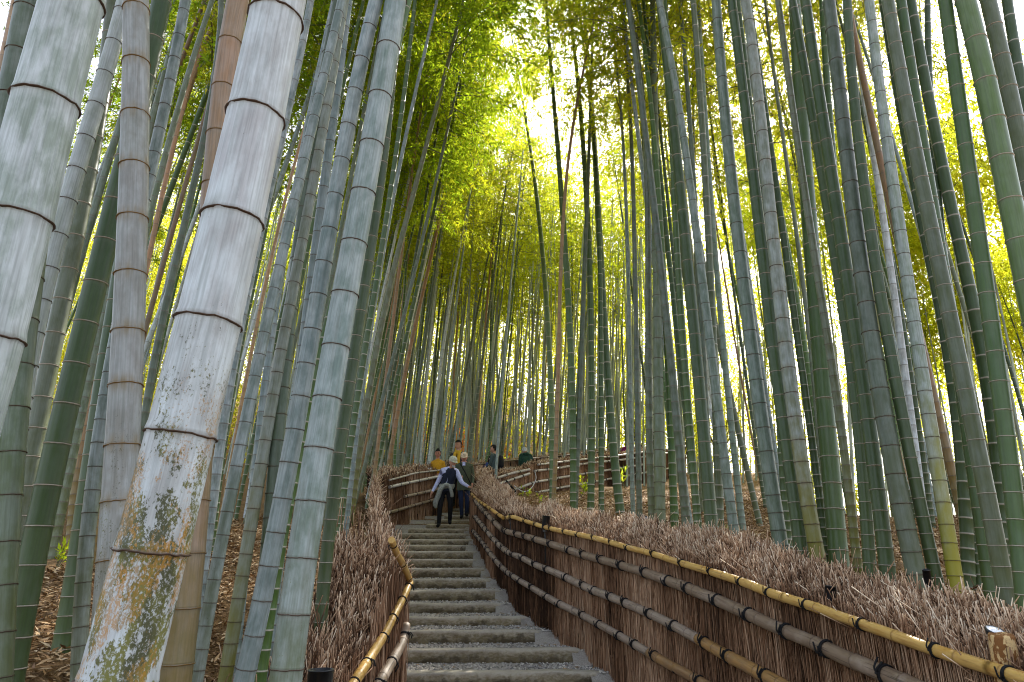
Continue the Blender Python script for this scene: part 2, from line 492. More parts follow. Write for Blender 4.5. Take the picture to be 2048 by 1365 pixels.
# fallen leaves
def litter(n, xr, yr, Lr, name, label, mat, lift=0.012):
    x = rng.uniform(*xr, n); y = rng.uniform(*yr, n) if not callable(yr) else yr(n)
    lo, up = corridor(x, y)
    k = ~(lo | up); x, y = x[k], y[k]
    z = ground_z(x, y) + rng.uniform(0.004, lift, len(x))
    a = rng.uniform(0, 2 * np.pi, len(x))
    D = np.stack([np.cos(a), np.sin(a), rng.normal(0.1, 0.28, len(x))], 1)
    N = np.stack([rng.normal(0, .35, len(x)), rng.normal(0, .35, len(x)), np.ones(len(x))], 1)
    L = rng.uniform(*Lr, len(x))
    V, q = leaves(np.stack([x, y, z], 1), D, N, L, L * 0.09 + 0.0025)
    tone = np.repeat(rng.random(len(x)), 4)
    o = link(name, np_mesh(name, V, q, None, [mat], attrs={'tone': tone}))
    tag(o, label, "fallen leaves", kind="stuff")
M['litter'] = tone_material("dry_bamboo_leaf", [(0.14, 0.07, 0.028), (0.31, 0.175, 0.07), (0.46, 0.29, 0.14), (0.64, 0.48, 0.29)], 0.7, 0.3, 50, (1, 1, 1))
litter(48000, (-4.2, 0.4), lambda n: 2.4 + 9.5 * rng.random(n) ** 1.5, (0.035, 0.09), "leaf_litter", "dry bamboo leaves strewn over the bank left of the steps", M['litter'], 0.03)
litter(52000, (-0.8, 7.5), lambda n: 2.6 + 17 * rng.random(n) ** 1.15, (0.04, 0.10), "leaf_litter", "dry bamboo leaves strewn over the slope behind the right fence", M['litter'], 0.03)

# ------------------------------------------------------------------ stone steps with gravel treads
def stone_material(name, lite, dark, mossy):
    t = NT(name)
    co = t.coord()
    g = t.noise(co, 260, 4, 0.8); b = t.noise(co, 7, 5, 0.6); s = t.noise(t.scale(co, (1, 1, 2)), 22, 5, 0.65)
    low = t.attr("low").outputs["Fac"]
    c = t.mix(t.ramp(b, 0.32, 0.68), dark, lite)
    c = t.mix(t.ramp(g, 0.45, 0.7, 0, 0.6), c, (0.30, 0.285, 0.25))
    c = t.mix(t.ramp(g, 0.30, 0.45, 0.5, 0), c, (0.05, 0.045, 0.035))
    mk = t.math('MULTIPLY', t.ramp(t.math('ADD', s, t.math('MULTIPLY', low, 0.22)), 0.48, 0.70), 0.55)
    c = t.mix(mk, c, mossy)
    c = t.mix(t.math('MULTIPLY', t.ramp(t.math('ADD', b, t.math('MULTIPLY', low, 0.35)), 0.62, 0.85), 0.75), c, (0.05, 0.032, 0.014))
    c = t.mix(t.ramp(low, 0.30, 0.02, 0.0, 0.55), c, t.mix(t.ramp(g, 0.35, 0.65), (0.40, 0.37, 0.31), (0.66, 0.62, 0.55)))   # lighter towards the nose and top
    t.bump(t.math('ADD', g, t.math('MULTIPLY', s, 1.5)), 0.7, 0.012)
    return t.fin(c, 0.85, 0.25)
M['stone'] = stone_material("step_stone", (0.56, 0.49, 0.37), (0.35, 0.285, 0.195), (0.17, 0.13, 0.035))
t = NT("gravel_bed")
co = t.coord()
g = t.noise(co, 210, 3, 0.8); g2 = t.noise(co, 5, 3)
c = t.mix(t.ramp(g, 0.35, 0.65), (0.17, 0.155, 0.14), (0.62, 0.57, 0.51))
c = t.mix(t.ramp(g2, 0.5, 0.75, 0, 0.5), c, (0.15, 0.13, 0.10))
t.bump(g, 0.8, 0.01)
M['gravel'] = t.fin(c, 0.9, 0.2)

stairs = tag(empty("stone_steps", (0, 7.3, -1.0)), "flight of stone steps with gravel treads climbing between the fences", "steps", kind="structure")
S0 = Vector((0, 7.3, -1.0))
# nose heights in the photograph, one per step, refine the even rise a little
NOSE_V = {0: 1344, 1: 1300, 2: 1261, 3: 1239, 4: 1213, 5: 1184, 6: 1161, 7: 1138, 8: 1118, 9: 1100, 10: 1088, 11: 1079, 12: 1067, 13: 1057, 14: 1050, 15: 1039, 16: 1031, 17: 1025}
steps = []
for i in range(-6, 24):
    y = 7.3 + 0.62 * i
    z = -1.0 + 0.138 * i
    if i in NOSE_V:
        a, h, zz = ray(1000, NOSE_V[i])
        z = 0.5 * z + 0.5 * (zz / h * y)
    slope = float(np.interp(i, [0, 5, 9, 13, 15, 18, 23], [0.0, 0.10, 0.24, 0.22, 0.10, -0.25, -0.5]))
    if i <= 14:
        xl, xr = float(poly_x(LEFT_NEAR_PLAN, y)), float(poly_x(RIGHT_PLAN, y))
        gl = 0.02; gr = [0.10, 0.06, 0.14, 0.07, 0.16, 0.10][i % 6] if i < 11 else 0.05
        if i > 11: gl = 0.02 + 0.30 * (i - 11)
    else:
        cx = float(np.interp(y, PATH_TOP[:, 1], PATH_TOP[:, 0]))
        xl, xr = cx - 0.92, cx + 0.85
        gl, gr = (0.75 if i < 18 else 0.1), 0.06
    steps.append((y, z, slope, xl, xr, gl, gr))
for k, (y, z, slope, xl, xr, gl, gr) in enumerate(steps):
    a, b = xl + gl, xr - gr
    if b - a < 0.5: continue
    xm = 0.5 * (a + b)
    nx = max(10, int((b - a) / 0.05))
    xs = np.linspace(a, b, nx)
    prof = [(0.20, -0.18), (0.012, -0.18), (0.006, -0.12), (0.0, -0.07), (0.0, -0.035), (0.006, -0.012), (0.020, -0.001), (0.05, 0.001), (0.12, 0.0), (0.20, -0.005)]
    V, lowv = [], []
    for j, (dy, dz) in enumerate(prof):
        rough_ = 0.030 if dz < -0.03 else 0.010
        nn = vnoise(xs * 7 + 31 * k, np.full(nx, j * 0.9 + 3 * k)) * rough_ * 2 + vnoise(xs * 22 + 11 * k, np.full(nx, j * 1.7)) * rough_
        nz = vnoise(xs * 2.3 + 5 * k, np.full(nx, k * 1.3)) * 0.022
        endd = np.clip(np.minimum(xs - a, b - xs) / 0.06, 0, 1)
        yy = y + slope * (xs - xm) + dy + nn * (1 if dy < 0.15 else 0) + (1 - endd) ** 2 * (0.05 if dy < 0.1 else 0)
        zz = z + dz + nz * (1 if dz > -0.1 else 0.3) - (1 - endd) ** 2 * 0.015
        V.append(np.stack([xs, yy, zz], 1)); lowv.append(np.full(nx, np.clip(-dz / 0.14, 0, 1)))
    V = np.array(V); K = len(prof)
    ii = np.arange(K * nx).reshape(K, nx)
    q = np.stack([ii[:-1, :-1], ii[:-1, 1:], ii[1:, 1:], ii[1:, :-1]], -1).reshape(-1, 4)
    ends = [tuple(ii[:, -1]), tuple(ii[::-1, 0])]
    et = []
    for e in ends:
        for j in range(1, K - 1): et.append((e[0], e[j], e[j + 1]))
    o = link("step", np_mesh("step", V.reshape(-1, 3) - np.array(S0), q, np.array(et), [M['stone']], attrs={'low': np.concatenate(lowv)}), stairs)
# gravel treads, one joined bed with loose stones
gv, gq, gn = [], [], 0
PB, PR_ = [], []
for k in range(len(steps) - 1):
    y, z, slope, xl, xr, gl, gr = steps[k]
    y2, z2, slope2, xl2, xr2, *_ = steps[k + 1]
    nx, ny = 26, 5
    xm = 0.5 * (xl + xr)
    for r in range(ny):
        f = r / (ny - 1)
        X0, X1 = xl * (1 - f) + xl2 * f - 0.03, xr * (1 - f) + xr2 * f + 0.05
        xs = np.linspace(X0, X1, nx)
        yy = y + 0.03 + slope * (xs - xm) + f * 0.66
        zz = z - 0.020 + 0.012 * vnoise(xs * 9 + k, yy * 9) + 0.02 * f
        gv.append(np.stack([xs, yy, zz], 1))
    ii = gn + np.arange(ny * nx).reshape(ny, nx); gn += ny * nx
    gq.append(np.stack([ii[:-1, :-1], ii[:-1, 1:], ii[1:, 1:], ii[1:, :-1]], -1).reshape(-1, 4))
    # front face of the gravel where the stone stops short
    x0 = np.array([[xr - gr - 0.1, xr + 0.05, 0.30], [xl - 0.03, xl + gl + 0.05, 0.06]])
    for (p, q_, run) in x0:
        yy0 = y + 0.03 + slope * (p - xm); yy1 = y + 0.03 + slope * (q_ - xm)
        gv.append(np.array([(p, yy0 - run, z - 0.16), (q_, yy1 - run, z - 0.16), (q_, yy1 + 0.01, z - 0.016), (p, yy0 + 0.01, z - 0.016)]))
        gq.append(np.array([[gn, gn + 1, gn + 2, gn + 3]])); gn += 4
    cnt = int(np.interp(k, [0, 6, 12, 20, 28], [900, 1500, 900, 350, 60]))
    f = rng.random(cnt); w = rng.random(cnt)
    edge = rng.random(cnt) < 0.3
    w = np.where(edge, 1 - 0.16 * rng.random(cnt) ** 1.5, w)
    px = xl * (1 - f) + xl2 * f + w * ((xr * (1 - f) + xr2 * f) - (xl * (1 - f) + xl2 * f))
    py = y + 0.20 + slope * (px - xm) + f * 0.40
    out = px > xr - gr
    py = np.where(out, y + 0.02 + slope * (px - xm) + f * 0.60, py)
    PB.append(np.stack([px, py, np.full(cnt, z - 0.012) + 0.02 * f], 1)); PR_.append(rng.uniform(0.006, 0.016, cnt))
PB = np.concatenate(PB); PR_ = np.concatenate(PR_)
oc = np.array([(1, 0, 0), (0, 1, 0), (-1, 0, 0), (0, -1, 0), (0, 0, 0.8), (0, 0, -0.6)])
of = np.array([(0, 1, 4), (1, 2, 4), (2, 3, 4), (3, 0, 4)])
ang = rng.uniform(0, 6.28, len(PB)); ca, sa = np.cos(ang), np.sin(ang)
st_ = rng.uniform(0.6, 1.5, (len(PB), 1))
ox = oc[None, :, 0] * st_; oy = oc[None, :, 1]
Vp = np.stack([ca[:, None] * ox - sa[:, None] * oy, sa[:, None] * ox + ca[:, None] * oy, np.repeat(oc[None, :, 2], len(PB), 0)], -1) * PR_[:, None, None] + PB[:, None, :]
Tp = (of[None] + (np.arange(len(PB)) * 6)[:, None, None]).reshape(-1, 3)
M['pebble'] = tone_material("gravel_stone", [(0.10, 0.095, 0.09), (0.28, 0.265, 0.25), (0.50, 0.47, 0.43), (0.75, 0.70, 0.62)], 0.7, 0.35, 60, (1, 1, 1))
V, Q, T, MI = join([(np.concatenate(gv), np.concatenate(gq), None, 0), (Vp.reshape(-1, 3), None, Tp, 1)])
tone = np.concatenate([np.zeros(gn), np.repeat(rng.random(len(PB)), 6)])
o = link("gravel", np_mesh("gravel", V - np.array(S0), Q, T, [M['gravel'], M['pebble']], False, {'tone': tone}, MI), stairs)
o['kind'] = "stuff"

# leaves and twigs dropped on the treads
n_ = 900
k_ = rng.integers(0, len(steps) - 1, n_)
sy = np.array([s_[0] for s_ in steps]); sz = np.array([s_[1] for s_ in steps]); sl_ = np.array([s_[2] for s_ in steps]); s0_ = np.array([s_[3] for s_ in steps]); s1_ = np.array([s_[4] for s_ in steps])
w_ = rng.random(n_); w_ = np.where(rng.random(n_) < 0.5, 1 - 0.22 * rng.random(n_), w_)
lx_ = s0_[k_] + w_ * (s1_[k_] - s0_[k_]); ly_ = sy[k_] + 0.04 + sl_[k_] * (lx_ - 0.5 * (s0_[k_] + s1_[k_])) + 0.5 * rng.random(n_)
a_ = rng.uniform(0, 6.28, n_)
V, q = leaves(np.stack([lx_, ly_, sz[k_] + 0.012 + 0.012 * rng.random(n_)], 1), np.stack([np.cos(a_), np.sin(a_), rng.normal(0.05, .2, n_)], 1), np.stack([rng.normal(0, .3, n_), rng.normal(0, .3, n_), np.ones(n_)], 1), rng.uniform(0.03, 0.09, n_), rng.uniform(0.004, 0.010, n_))
o = link("fallen_leaves", np_mesh("fallen_leaves", V, q, None, [M['litter']], attrs={'tone': np.repeat(rng.random(n_), 4)}))
tag(o, "few dry leaves lying on the stone steps and along their right gutter", "fallen leaves", kind="stuff")

# ------------------------------------------------------------------ brushwood fences
def plan_hit(plan, u, v):
    """where the sight line through a pixel crosses the upright surface above a plan line."""
    a, h, z = ray(u, v)
    best = None
    for (x0, y0), (x1, y1) in zip(plan[:-1], plan[1:]):
        # a*s = x0+t dx, h*s = y0+t dy
        dx, dy = x1 - x0, y1 - y0
        den = a * dy - h * dx
        if abs(den) < 1e-9: continue
        s = (x0 * dy - y0 * dx) / den
        tt = ((a * s - x0) * dx + (h * s - y0) * dy) / (dx * dx + dy * dy)
        if s > 0 and -0.02 <= tt <= 1.02 and (best is None or s < best[0]):
            best = (s, tt)
    if best is None: return None
    s = best[0]
    return np.array((a * s, h * s, z * s))

def tie_mesh():
    parts = []
    for dx in (-0.15, 0.12):
        th = np.linspace(0, 2 * np.pi, 17)
        P = np.stack([np.full(17, dx) + 0.12 * np.sin(th * 1), 1.06 * np.cos(th), 1.06 * np.sin(th)], 1)
        V, q, tt = tubes(P[None], np.full((1, 17), 0.12), 6)
        parts.append((V, q, None, 0))
    V, q = lathe([(0.0, -0.22), (0.18, -0.16), (0.25, 0.0), (0.18, 0.16), (0.0, 0.22)], 8)
    parts.append((V + (0, 1.15, 0.35), q, None, 0))
    for a, b in ((0.5, -1.0), (-0.45, -1.3)):
        P = catmull([(0, 1.2, 0.3), (a * 0.5, 1.5, -0.1), (a, 1.35, b)], 3)
        V, q, tt = tubes(P[None], np.full((1, len(P)), 0.12), 5, True)
        parts.append((V, q, tt, 0))
    V, Q, T, MI = join(parts)
    return np_mesh("tie", V, Q, T, [M['cord']])
TIE = tie_mesh()

def rail_mesh(P, r, node=0.34, sides=12, bow=0.0):
    """bamboo pole along P with raised nodes."""
    P, s = resample(catmull(P, 6), 0.03)
    nodes = []
    x = rng.uniform(0.05, node)
    while x < s[-1]:
        nodes.append(x); x += node * rng.uniform(0.8, 1.2)
    ss = [s]
    for nd in nodes: ss.append(nd + np.array([-0.012, -0.004, 0.0, 0.004, 0.012]))
    ss = np.unique(np.clip(np.concatenate(ss), 0, s[-1]))
    P = np.stack([np.interp(ss, s, P[:, k]) for k in range(3)], 1)
    rad = np.full(len(ss), r); band = np.zeros(len(ss))
    for nd in nodes:
        d = np.abs(ss - nd)
        rad += r * 0.10 * np.exp(-(d / 0.007) ** 2); band = np.maximum(band, np.exp(-(d / 0.005) ** 2))
    rad *= 1 + 0.05 * np.sin(ss * 2.1 + rng.uniform(0, 6))
    V, q, tt = tubes(P[None], rad[None], sides, True)
    th = np.linspace(0, 2 * np.pi, sides, endpoint=False)
    off = rng.uniform(0, 30)
    st = np.stack([np.tile(np.cos(th) * r, len(ss)) + off, np.tile(np.sin(th) * r, len(ss)), np.repeat(ss, sides) + off], 1)
    me = np_mesh("rail", V, q, tt, attrs={'band': np.repeat(band, sides), 'straight': st})
    for p in me.polygons:
        if len(p.vertices) == 3: p.use_smooth = False
    return me, P, ss

def add_rail(parent, P, r, mat, tie_step=0.36, node=0.34, tie_first=0.1):
    base = np.array(parent.location)
    me, C, ss = rail_mesh(P, r, node)
    me.transform(Matrix.Translation(-Vector(base)))
    me.materials.append(mat)
    link("rail", me, parent)
    x = tie_first
    while x < ss[-1]:
        p = np.array([np.interp(x, ss, C[:, k]) for k in range(3)])
        p2 = np.array([np.interp(x + 0.02, ss, C[:, k]) for k in range(3)])
        if x + 0.02 >= ss[-1]: break
        d = Vector(p2 - p).normalized()
        o = link("tie", TIE, parent)
        side = Vector((-d.y, d.x, 0)).normalized()
        up = d.cross(side)
        if parent.get('flip'): side, up = -side, d.cross(-side)
        m = Matrix((d, side, up)).transposed().to_4x4()
        rr = r * 1.02
        o.matrix_local = Matrix.Translation(Vector(p - base)) @ m @ Matrix.Rotation(rng.uniform(-0.5, 0.5), 4, 'X') @ Matrix.Diagonal((max(0.028, rr), rr, rr, 1))
        x += tie_step * rng.uniform(0.75, 1.25)

def brush_fence(fence, plan, top_fn, behind, face_n, top_n, thick, y_rng, twig_r, bottom_fn, rise_fn, core_drop=0.04, tip_long=1.0, holes=()):
    """twigs upright in the face, a bristling top, and a dark core."""
    base = np.array(fence.location)
    pl, s = resample(np.asarray(plan, float), 0.05)
    T = np.gradient(pl, axis=0); T /= np.linalg.norm(T, axis=1, keepdims=True)
    Nn = np.stack([T[:, 1], -T[:, 0]], 1) * behind           # towards the back of the fence
    keep = (pl[:, 1] >= y_rng[0]) & (pl[:, 1] <= y_rng[1])
    pl, s, Nn, T = pl[keep], s[keep], Nn[keep], T[keep]
    s = s - s[0]
    top = np.array([top_fn(p) for p in pl]); bot = np.array([bottom_fn(p) for p in pl])
    rise = np.array([rise_fn(p) for p in pl])
    smo = lambda a: np.convolve(np.pad(a, 6, 'edge'), np.ones(13) / 13, 'valid')
    top, rise = smo(top), smo(rise)
    I = lambda q, a: np.interp(q, s, a)
    # density follows nearness to the path's lower end
    def pick(n):
        w = 1.0 / (1.0 + 0.35 * np.maximum(0, pl[:, 1] - 2)); c = np.cumsum(w); c /= c[-1]
        return np.interp(rng.random(n), c, s)
    # face
    q = pick(face_n)
    off = rng.normal(0, 0.012, face_n) + 0.01
    x, y = I(q, pl[:, 0]) + I(q, Nn[:, 0]) * off, I(q, pl[:, 1]) + I(q, Nn[:, 1]) * off
    full = rng.random(face_n)
    z0 = I(q, bot) + (I(q, top) - I(q, bot)) * np.where(full < 0.4, 0, rng.random(face_n) * 0.6)
    z1 = np.minimum(z0 + np.where(full < 0.4, 2.0, rng.uniform(0.4, 1.0, face_n)), I(q, top) + 0.03 * rng.normal(size=face_n) + 0.03)
    tx, ty = I(q, T[:, 0]), I(q, T[:, 1])
    lean = rng.normal(0, 0.05, face_n) * np.maximum(0.2, z1 - z0)
    bend = rng.normal(0, 0.018, face_n)
    P = np.zeros((face_n, 4, 3))
    for j, f in enumerate((0, 0.33, 0.66, 1)):
        b = bend * (1 if j in (1, 2) else 0) * (1 if j == 1 else -0.4) + lean * f
        P[:, j, 0] = x + tx * b; P[:, j, 1] = y + ty * b; P[:, j, 2] = z0 + (z1 - z0) * f
        P[:, j, 0] -= I(q, Nn[:, 0]) * rng.normal(0.004, 0.008, face_n); P[:, j, 1] -= I(q, Nn[:, 1]) * rng.normal(0.004, 0.008, face_n)
    rr = rng.uniform(0.6, 1.25, (face_n, 1)) * twig_r * np.array([[1, .95, .85, .7]])
    V1, q1, _ = tubes(P, rr, 3)
    tone1 = np.repeat(np.clip(0.36 + 0.19 * rng.normal(size=face_n) + 0.7 * vnoise(q * 1.7, q * 0.0 + 3) + 0.35 * vnoise(q * 6.5, q * 0.0 + 9), 0, 0.95), 12)
    # bristling top
    q = pick(top_n)
    bound = np.ones(top_n, bool)
    tks = np.array([thick(p) if callable(thick) else thick for p in pl])
    thick = I(q, tks)
    dep = rng.random(top_n) ** 0.8 * thick + 0.015
    x, y = I(q, pl[:, 0]) + I(q, Nn[:, 0]) * dep, I(q, pl[:, 1]) + I(q, Nn[:, 1]) * dep
    cl = vnoise(q * 2.3 + 7, dep * 4) + 0.6 * vnoise(q * 9, dep * 9)
    h = I(q, rise) * np.clip(0.62 + 0.55 * cl + 0.25 * rng.normal(size=top_n), 0.08, 1.7)
    tall = rng.random(top_n) < 0.05
    h = np.where(tall, h * rng.uniform(1.0, 1.0 + 0.55 * tip_long, top_n), h)
    # stubble: cut ends stand a little proud of a dome across the thickness
    dome = I(q, rise) * (0.10 + 0.90 * np.clip(dep / thick, 0, 1) ** 0.75)
    z1 = I(q, top) + dome * np.clip(0.80 + 0.60 * cl, 0.25, 1.5) + np.where(tall, tip_long * rng.uniform(0.02, 0.12, top_n), 0.028 * rng.normal(size=top_n))
    z0 = np.maximum(z1 - rng.uniform(0.05, 0.15, top_n) - np.where(tall, 0.08, 0), I(q, top) - 0.10)
    z1 = np.maximum(z1, z0 + 0.03)
    la = rng.normal(0, 0.20, top_n); lb = rng.normal(-0.02, 0.22, top_n)
    wild = rng.random(top_n) < 0.10
    la = np.where(wild, la * 4.0, la); lb = np.where(wild, lb * 3.0, lb)
    for hx, hy, hr in holes:
        bound &= ((x - hx) ** 2 + (y - hy) ** 2 > hr * hr)
    z1 = np.where(bound, z1, z0 + 0.002); z0 = np.where(bound, z0, z0 - 0.1)
    ln = (z1 - z0)
    tx, ty, nx_, ny_ = I(q, T[:, 0]), I(q, T[:, 1]), I(q, Nn[:, 0]), I(q, Nn[:, 1])
    P = np.zeros((top_n, 3, 3))
    for j, f in enumerate((0, 0.55, 1)):
        k = f * ln
        jj = rng.normal(0, 0.006, top_n) if j == 1 else 0
        P[:, j, 0] = x + tx * (la * k + jj) + nx_ * lb * k; P[:, j, 1] = y + ty * (la * k + jj) + ny_ * lb * k; P[:, j, 2] = z0 + k
    rr = rng.uniform(0.55, 1.3, (top_n, 1)) * twig_r * 1.05 * np.array([[1, .9, .62]])
    V2, q2, t2 = tubes(P, rr, 3, False)
    # cut ends: cap each tip
    tipi = (np.arange(top_n) * 9)[:, None] + np.array([[6, 7, 8]])
    t2 = tipi
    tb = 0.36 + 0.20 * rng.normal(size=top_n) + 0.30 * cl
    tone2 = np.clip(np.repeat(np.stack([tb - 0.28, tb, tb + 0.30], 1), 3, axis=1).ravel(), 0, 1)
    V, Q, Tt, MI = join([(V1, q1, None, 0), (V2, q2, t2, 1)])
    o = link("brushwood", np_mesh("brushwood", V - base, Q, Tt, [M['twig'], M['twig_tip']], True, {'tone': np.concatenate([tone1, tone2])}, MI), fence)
    o['kind'] = "stuff"
    # core
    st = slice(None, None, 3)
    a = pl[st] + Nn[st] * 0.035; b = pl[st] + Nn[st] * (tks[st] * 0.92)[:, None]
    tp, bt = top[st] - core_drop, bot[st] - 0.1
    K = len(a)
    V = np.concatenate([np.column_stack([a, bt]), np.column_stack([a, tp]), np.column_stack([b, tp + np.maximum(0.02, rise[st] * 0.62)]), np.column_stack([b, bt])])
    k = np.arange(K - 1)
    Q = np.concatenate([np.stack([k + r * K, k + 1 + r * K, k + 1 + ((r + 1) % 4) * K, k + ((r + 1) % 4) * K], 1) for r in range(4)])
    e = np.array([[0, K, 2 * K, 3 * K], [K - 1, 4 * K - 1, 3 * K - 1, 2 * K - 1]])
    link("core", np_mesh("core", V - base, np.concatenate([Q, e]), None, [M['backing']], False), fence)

def top_from(pts):
    P = np.array(sorted(pts, key=lambda p: p[1]))
    return lambda p: float(np.interp(p[1], P[:, 1], P[:, 2]))

def rail_pts(plan, px, off, behind):
    out = []
    pl = np.asarray(plan, float)
    for (u, v) in px:
        h = plan_hit(plan, u, v)
        if h is not None: out.append(h)
    out = np.array(out)
    T = np.gradient(out[:, :2], axis=0); T /= np.linalg.norm(T, axis=1, keepdims=True)
    N = np.stack([T[:, 1], -T[:, 0]], 1) * behind
    if out[0, 1] > out[-1, 1]: N = -N
    out[:, :2] -= N * off
    return out

def extend(P, y_end):
    """continue a rail along its own line towards the camera to y_end."""
    d = (P[-1] - P[-3]) / (P[-1, 1] - P[-3, 1]) if len(P) > 2 else (P[-1] - P[-2]) / (P[-1, 1] - P[-2, 1])
    return np.vstack([P, P[-1] + d * (y_end - P[-1, 1])])

# ---- right fence along the steps
RA = [(935, 975), (946, 988), (958, 1000), (985, 1018), (1000, 1029), (1011, 1036)]
RA2 = [(1018, 1036), (1032, 1035), (1050, 1041), (1085, 1052), (1120, 1061), (1200, 1078), (1264, 1096), (1312, 1108), (1368, 1126), (1440, 1147), (1502, 1167), (1556, 1188), (1639, 1214), (1700, 1236), (1780, 1263), (1846, 1287), (1920, 1312), (1999, 1337), (2048, 1353)]
RB = [(940, 982), (955, 1001), (970, 1019), (988, 1038), (1010, 1060)]
RB2 = [(1016, 1062), (1025, 1065), (1074, 1078), (1122, 1093), (1177, 1111), (1229, 1125), (1303, 1147), (1374, 1172), (1432, 1195), (1490, 1220), (1556, 1250), (1643, 1286), (1717, 1320), (1800, 1354)]
RC = [(937, 1012), (955, 1034), (977, 1060), (996, 1082), (1018, 1102), (1048, 1115), (1077, 1130), (1118, 1146), (1155, 1163), (1192, 1180), (1227, 1193), (1303, 1225), (1357, 1251), (1407, 1278), (1465, 1311), (1564, 1363)]
RD = [(933, 1038), (951, 1063), (970, 1086), (988, 1110), (1011, 1136), (1037, 1156), (1074, 1178), (1118, 1204), (1155, 1222), (1192, 1241), (1229, 1261), (1266, 1282), (1308, 1306), (1361, 1336), (1415, 1365)]
fr = tag(empty("brushwood_fence", (0.78, 7.27, -0.9)), "long brushwood fence with four bamboo rails along the right of the steps", "fence", "brushwood fences along the path")
fr['flip'] = 1
A1, A2 = rail_pts(RIGHT_PLAN, RA, 0.035, 1), extend(rail_pts(RIGHT_PLAN, RA2, 0.035, 1), 1.5)
B1, B2 = rail_pts(RIGHT_PLAN, RB, 0.045, 1), extend(rail_pts(RIGHT_PLAN, RB2, 0.045, 1), 1.5)
C1, D1 = extend(rail_pts(RIGHT_PLAN, RC, 0.045, 1), 1.5), extend(rail_pts(RIGHT_PLAN, RD, 0.045, 1), 1.8)
add_rail(fr, A1, 0.027, M['rail_yellow'], 0.45)
add_rail(fr, A2, 0.028, M['rail_yellow'], 0.42)
add_rail(fr, B1, 0.042, M['rail_grey'], 0.42, 0.25)
ksp = int(len(B2) * 0.62)
add_rail(fr, B2, 0.041, M['rail_grey'], 0.42, 0.30)
kc = 12
add_rail(fr, C1[:kc + 1], 0.040, M['rail_grey'], 0.40, 0.28)
add_rail(fr, C1[kc:], 0.040, M['rail_brown'], 0.40, 0.28)
add_rail(fr, D1[:-3], 0.038, M['rail_grey'], 0.42, 0.28)
add_rail(fr, D1[-4:], 0.038, M['rail_brown'], 0.42, 0.28)
topA = top_from(list(A1) + list(A2))
def rise_r(p):
    return float(np.interp(p[1], [2.2, 3.3, 4.4, 5.5, 7.6, 9.4, 10.4, 11.5, 13.7, 16], [0.19, 0.20, 0.24, 0.25, 0.24, 0.22, 0.14, 0.30, 0.48, 0.50]))
brush_fence(fr, RIGHT_PLAN, topA, 1, 12000, 46000, 0.34, (1.3, 16.2), 0.0037, lambda p: float(path_z(p[1])) - 0.12, rise_r, 0.05, 1.0, [(1.925, 2.84, 0.075), (1.90, 2.76, 0.06), (1.80, 4.0, 0.04)])

# ---- left fence beside the lower steps
LA = [(812, 1166), (794, 1203), (776, 1236), (761, 1265), (738, 1301), (716, 1335), (696, 1365)]
LA2 = [(773, 1080), (777, 1090), (784, 1107), (794, 1124), (803, 1142), (811, 1160)]
LB = [(801, 1250), (794, 1283), (770, 1326), (745, 1365)]
fl = tag(empty("brushwood_fence", (-0.86, 5.3, -1.3)), "shaggy brushwood fence with a yellow bamboo rail along the left of the lower steps", "fence", "brushwood fences along the path")
a1 = extend(rail_pts(LEFT_NEAR_PLAN, LA, 0.035, -1), 1.6)
a2 = rail_pts(LEFT_NEAR_PLAN, LA2, 0.035, -1)
b1 = extend(rail_pts(LEFT_NEAR_PLAN, LB, 0.045, -1), 1.6)
add_rail(fl, a1, 0.029, M['rail_yellow'], 0.40)
add_rail(fl, a2, 0.024, M['rail_yellow'], 0.50)
add_rail(fl, b1, 0.036, M['rail_grey'], 0.50, 0.4)
topL0 = top_from(list(a1) + list(a2))
yl_end = max(p[1] for p in a2)
def topL(p):
    z = topL0(p)
    return z + max(0.0, p[1] - yl_end) * 0.20 + (0.0 if p[1] < 13.8 else 0.15 * (p[1] - 13.8))
def rise_l(p):
    return float(np.interp(p[1], [1.5, 3, 4.5, 5.5, 6.5, 8, 11, 13, 14], [0.10, 0.12, 0.22, 0.26, 0.22, 0.13, 0.14, 0.34, 0.5]))
brush_fence(fl, LEFT_NEAR_PLAN, topL, -1, 6000, 30000, lambda p: float(np.interp(p[1], [5.5, 7.2], [0.40, 0.13])), (1.3, 14.8), 0.0039, lambda p: float(path_z(p[1])) - 0.12, rise_l, 0.07, 2.4)
# grey log lying in the brush
lg = at(746, 1096, 8.8); lg2 = at(765, 1134, 7.6)
me, _, _ = rail_mesh(np.array([lg, (lg + lg2) / 2 + Vector((0, 0, 0.01)), lg2]), 0.05, 0.12)
me.materials.append(M['rail_grey'])
o = link("log", me); tag(o, "short grey log lying on the brush top of the left fence", "log")

# ---- fence across the bend, left of the people
K1 = [(742, 969), (773, 961), (807, 952), (826, 947), (858, 943), (900, 938)]
K2 = [(747, 982), (773, 975), (803, 968), (847, 959), (890, 950)]
K3 = [(750, 1007), (803, 994), (854, 983), (890, 973)]
K4 = [(754, 1031), (803, 1017), (863, 1000), (890, 992)]
fb = tag(empty("brushwood_fence", (-2.5, 15.3, 0.95)), "dark brushwood fence with pale rails rising behind the people at the bend", "fence", "brushwood fences along the path")
PLb = LEFT_BACK_PLAN
k1 = rail_pts(PLb, K1, 0.03, -1)
for px, r, mt in ((K1, 0.022, 'rail_pale'), (K2, 0.036, 'rail_pale'), (K3, 0.036, 'rail_grey'), (K4, 0.036, 'rail_grey')):
    add_rail(fb, rail_pts(PLb, px, 0.075, -1), r, M[mt], 0.45, 0.3)
rest = LEFT_BACK_PLAN[3:]
for dz, r in ((0.95, 0.022), (0.7, 0.034)):
    add_rail(fb, np.array([(x + 0.03, y - 0.03, float(path_z(y)) + dz + 0.12) for x, y in rest]), r, M['rail_grey'], 0.6, 0.3)
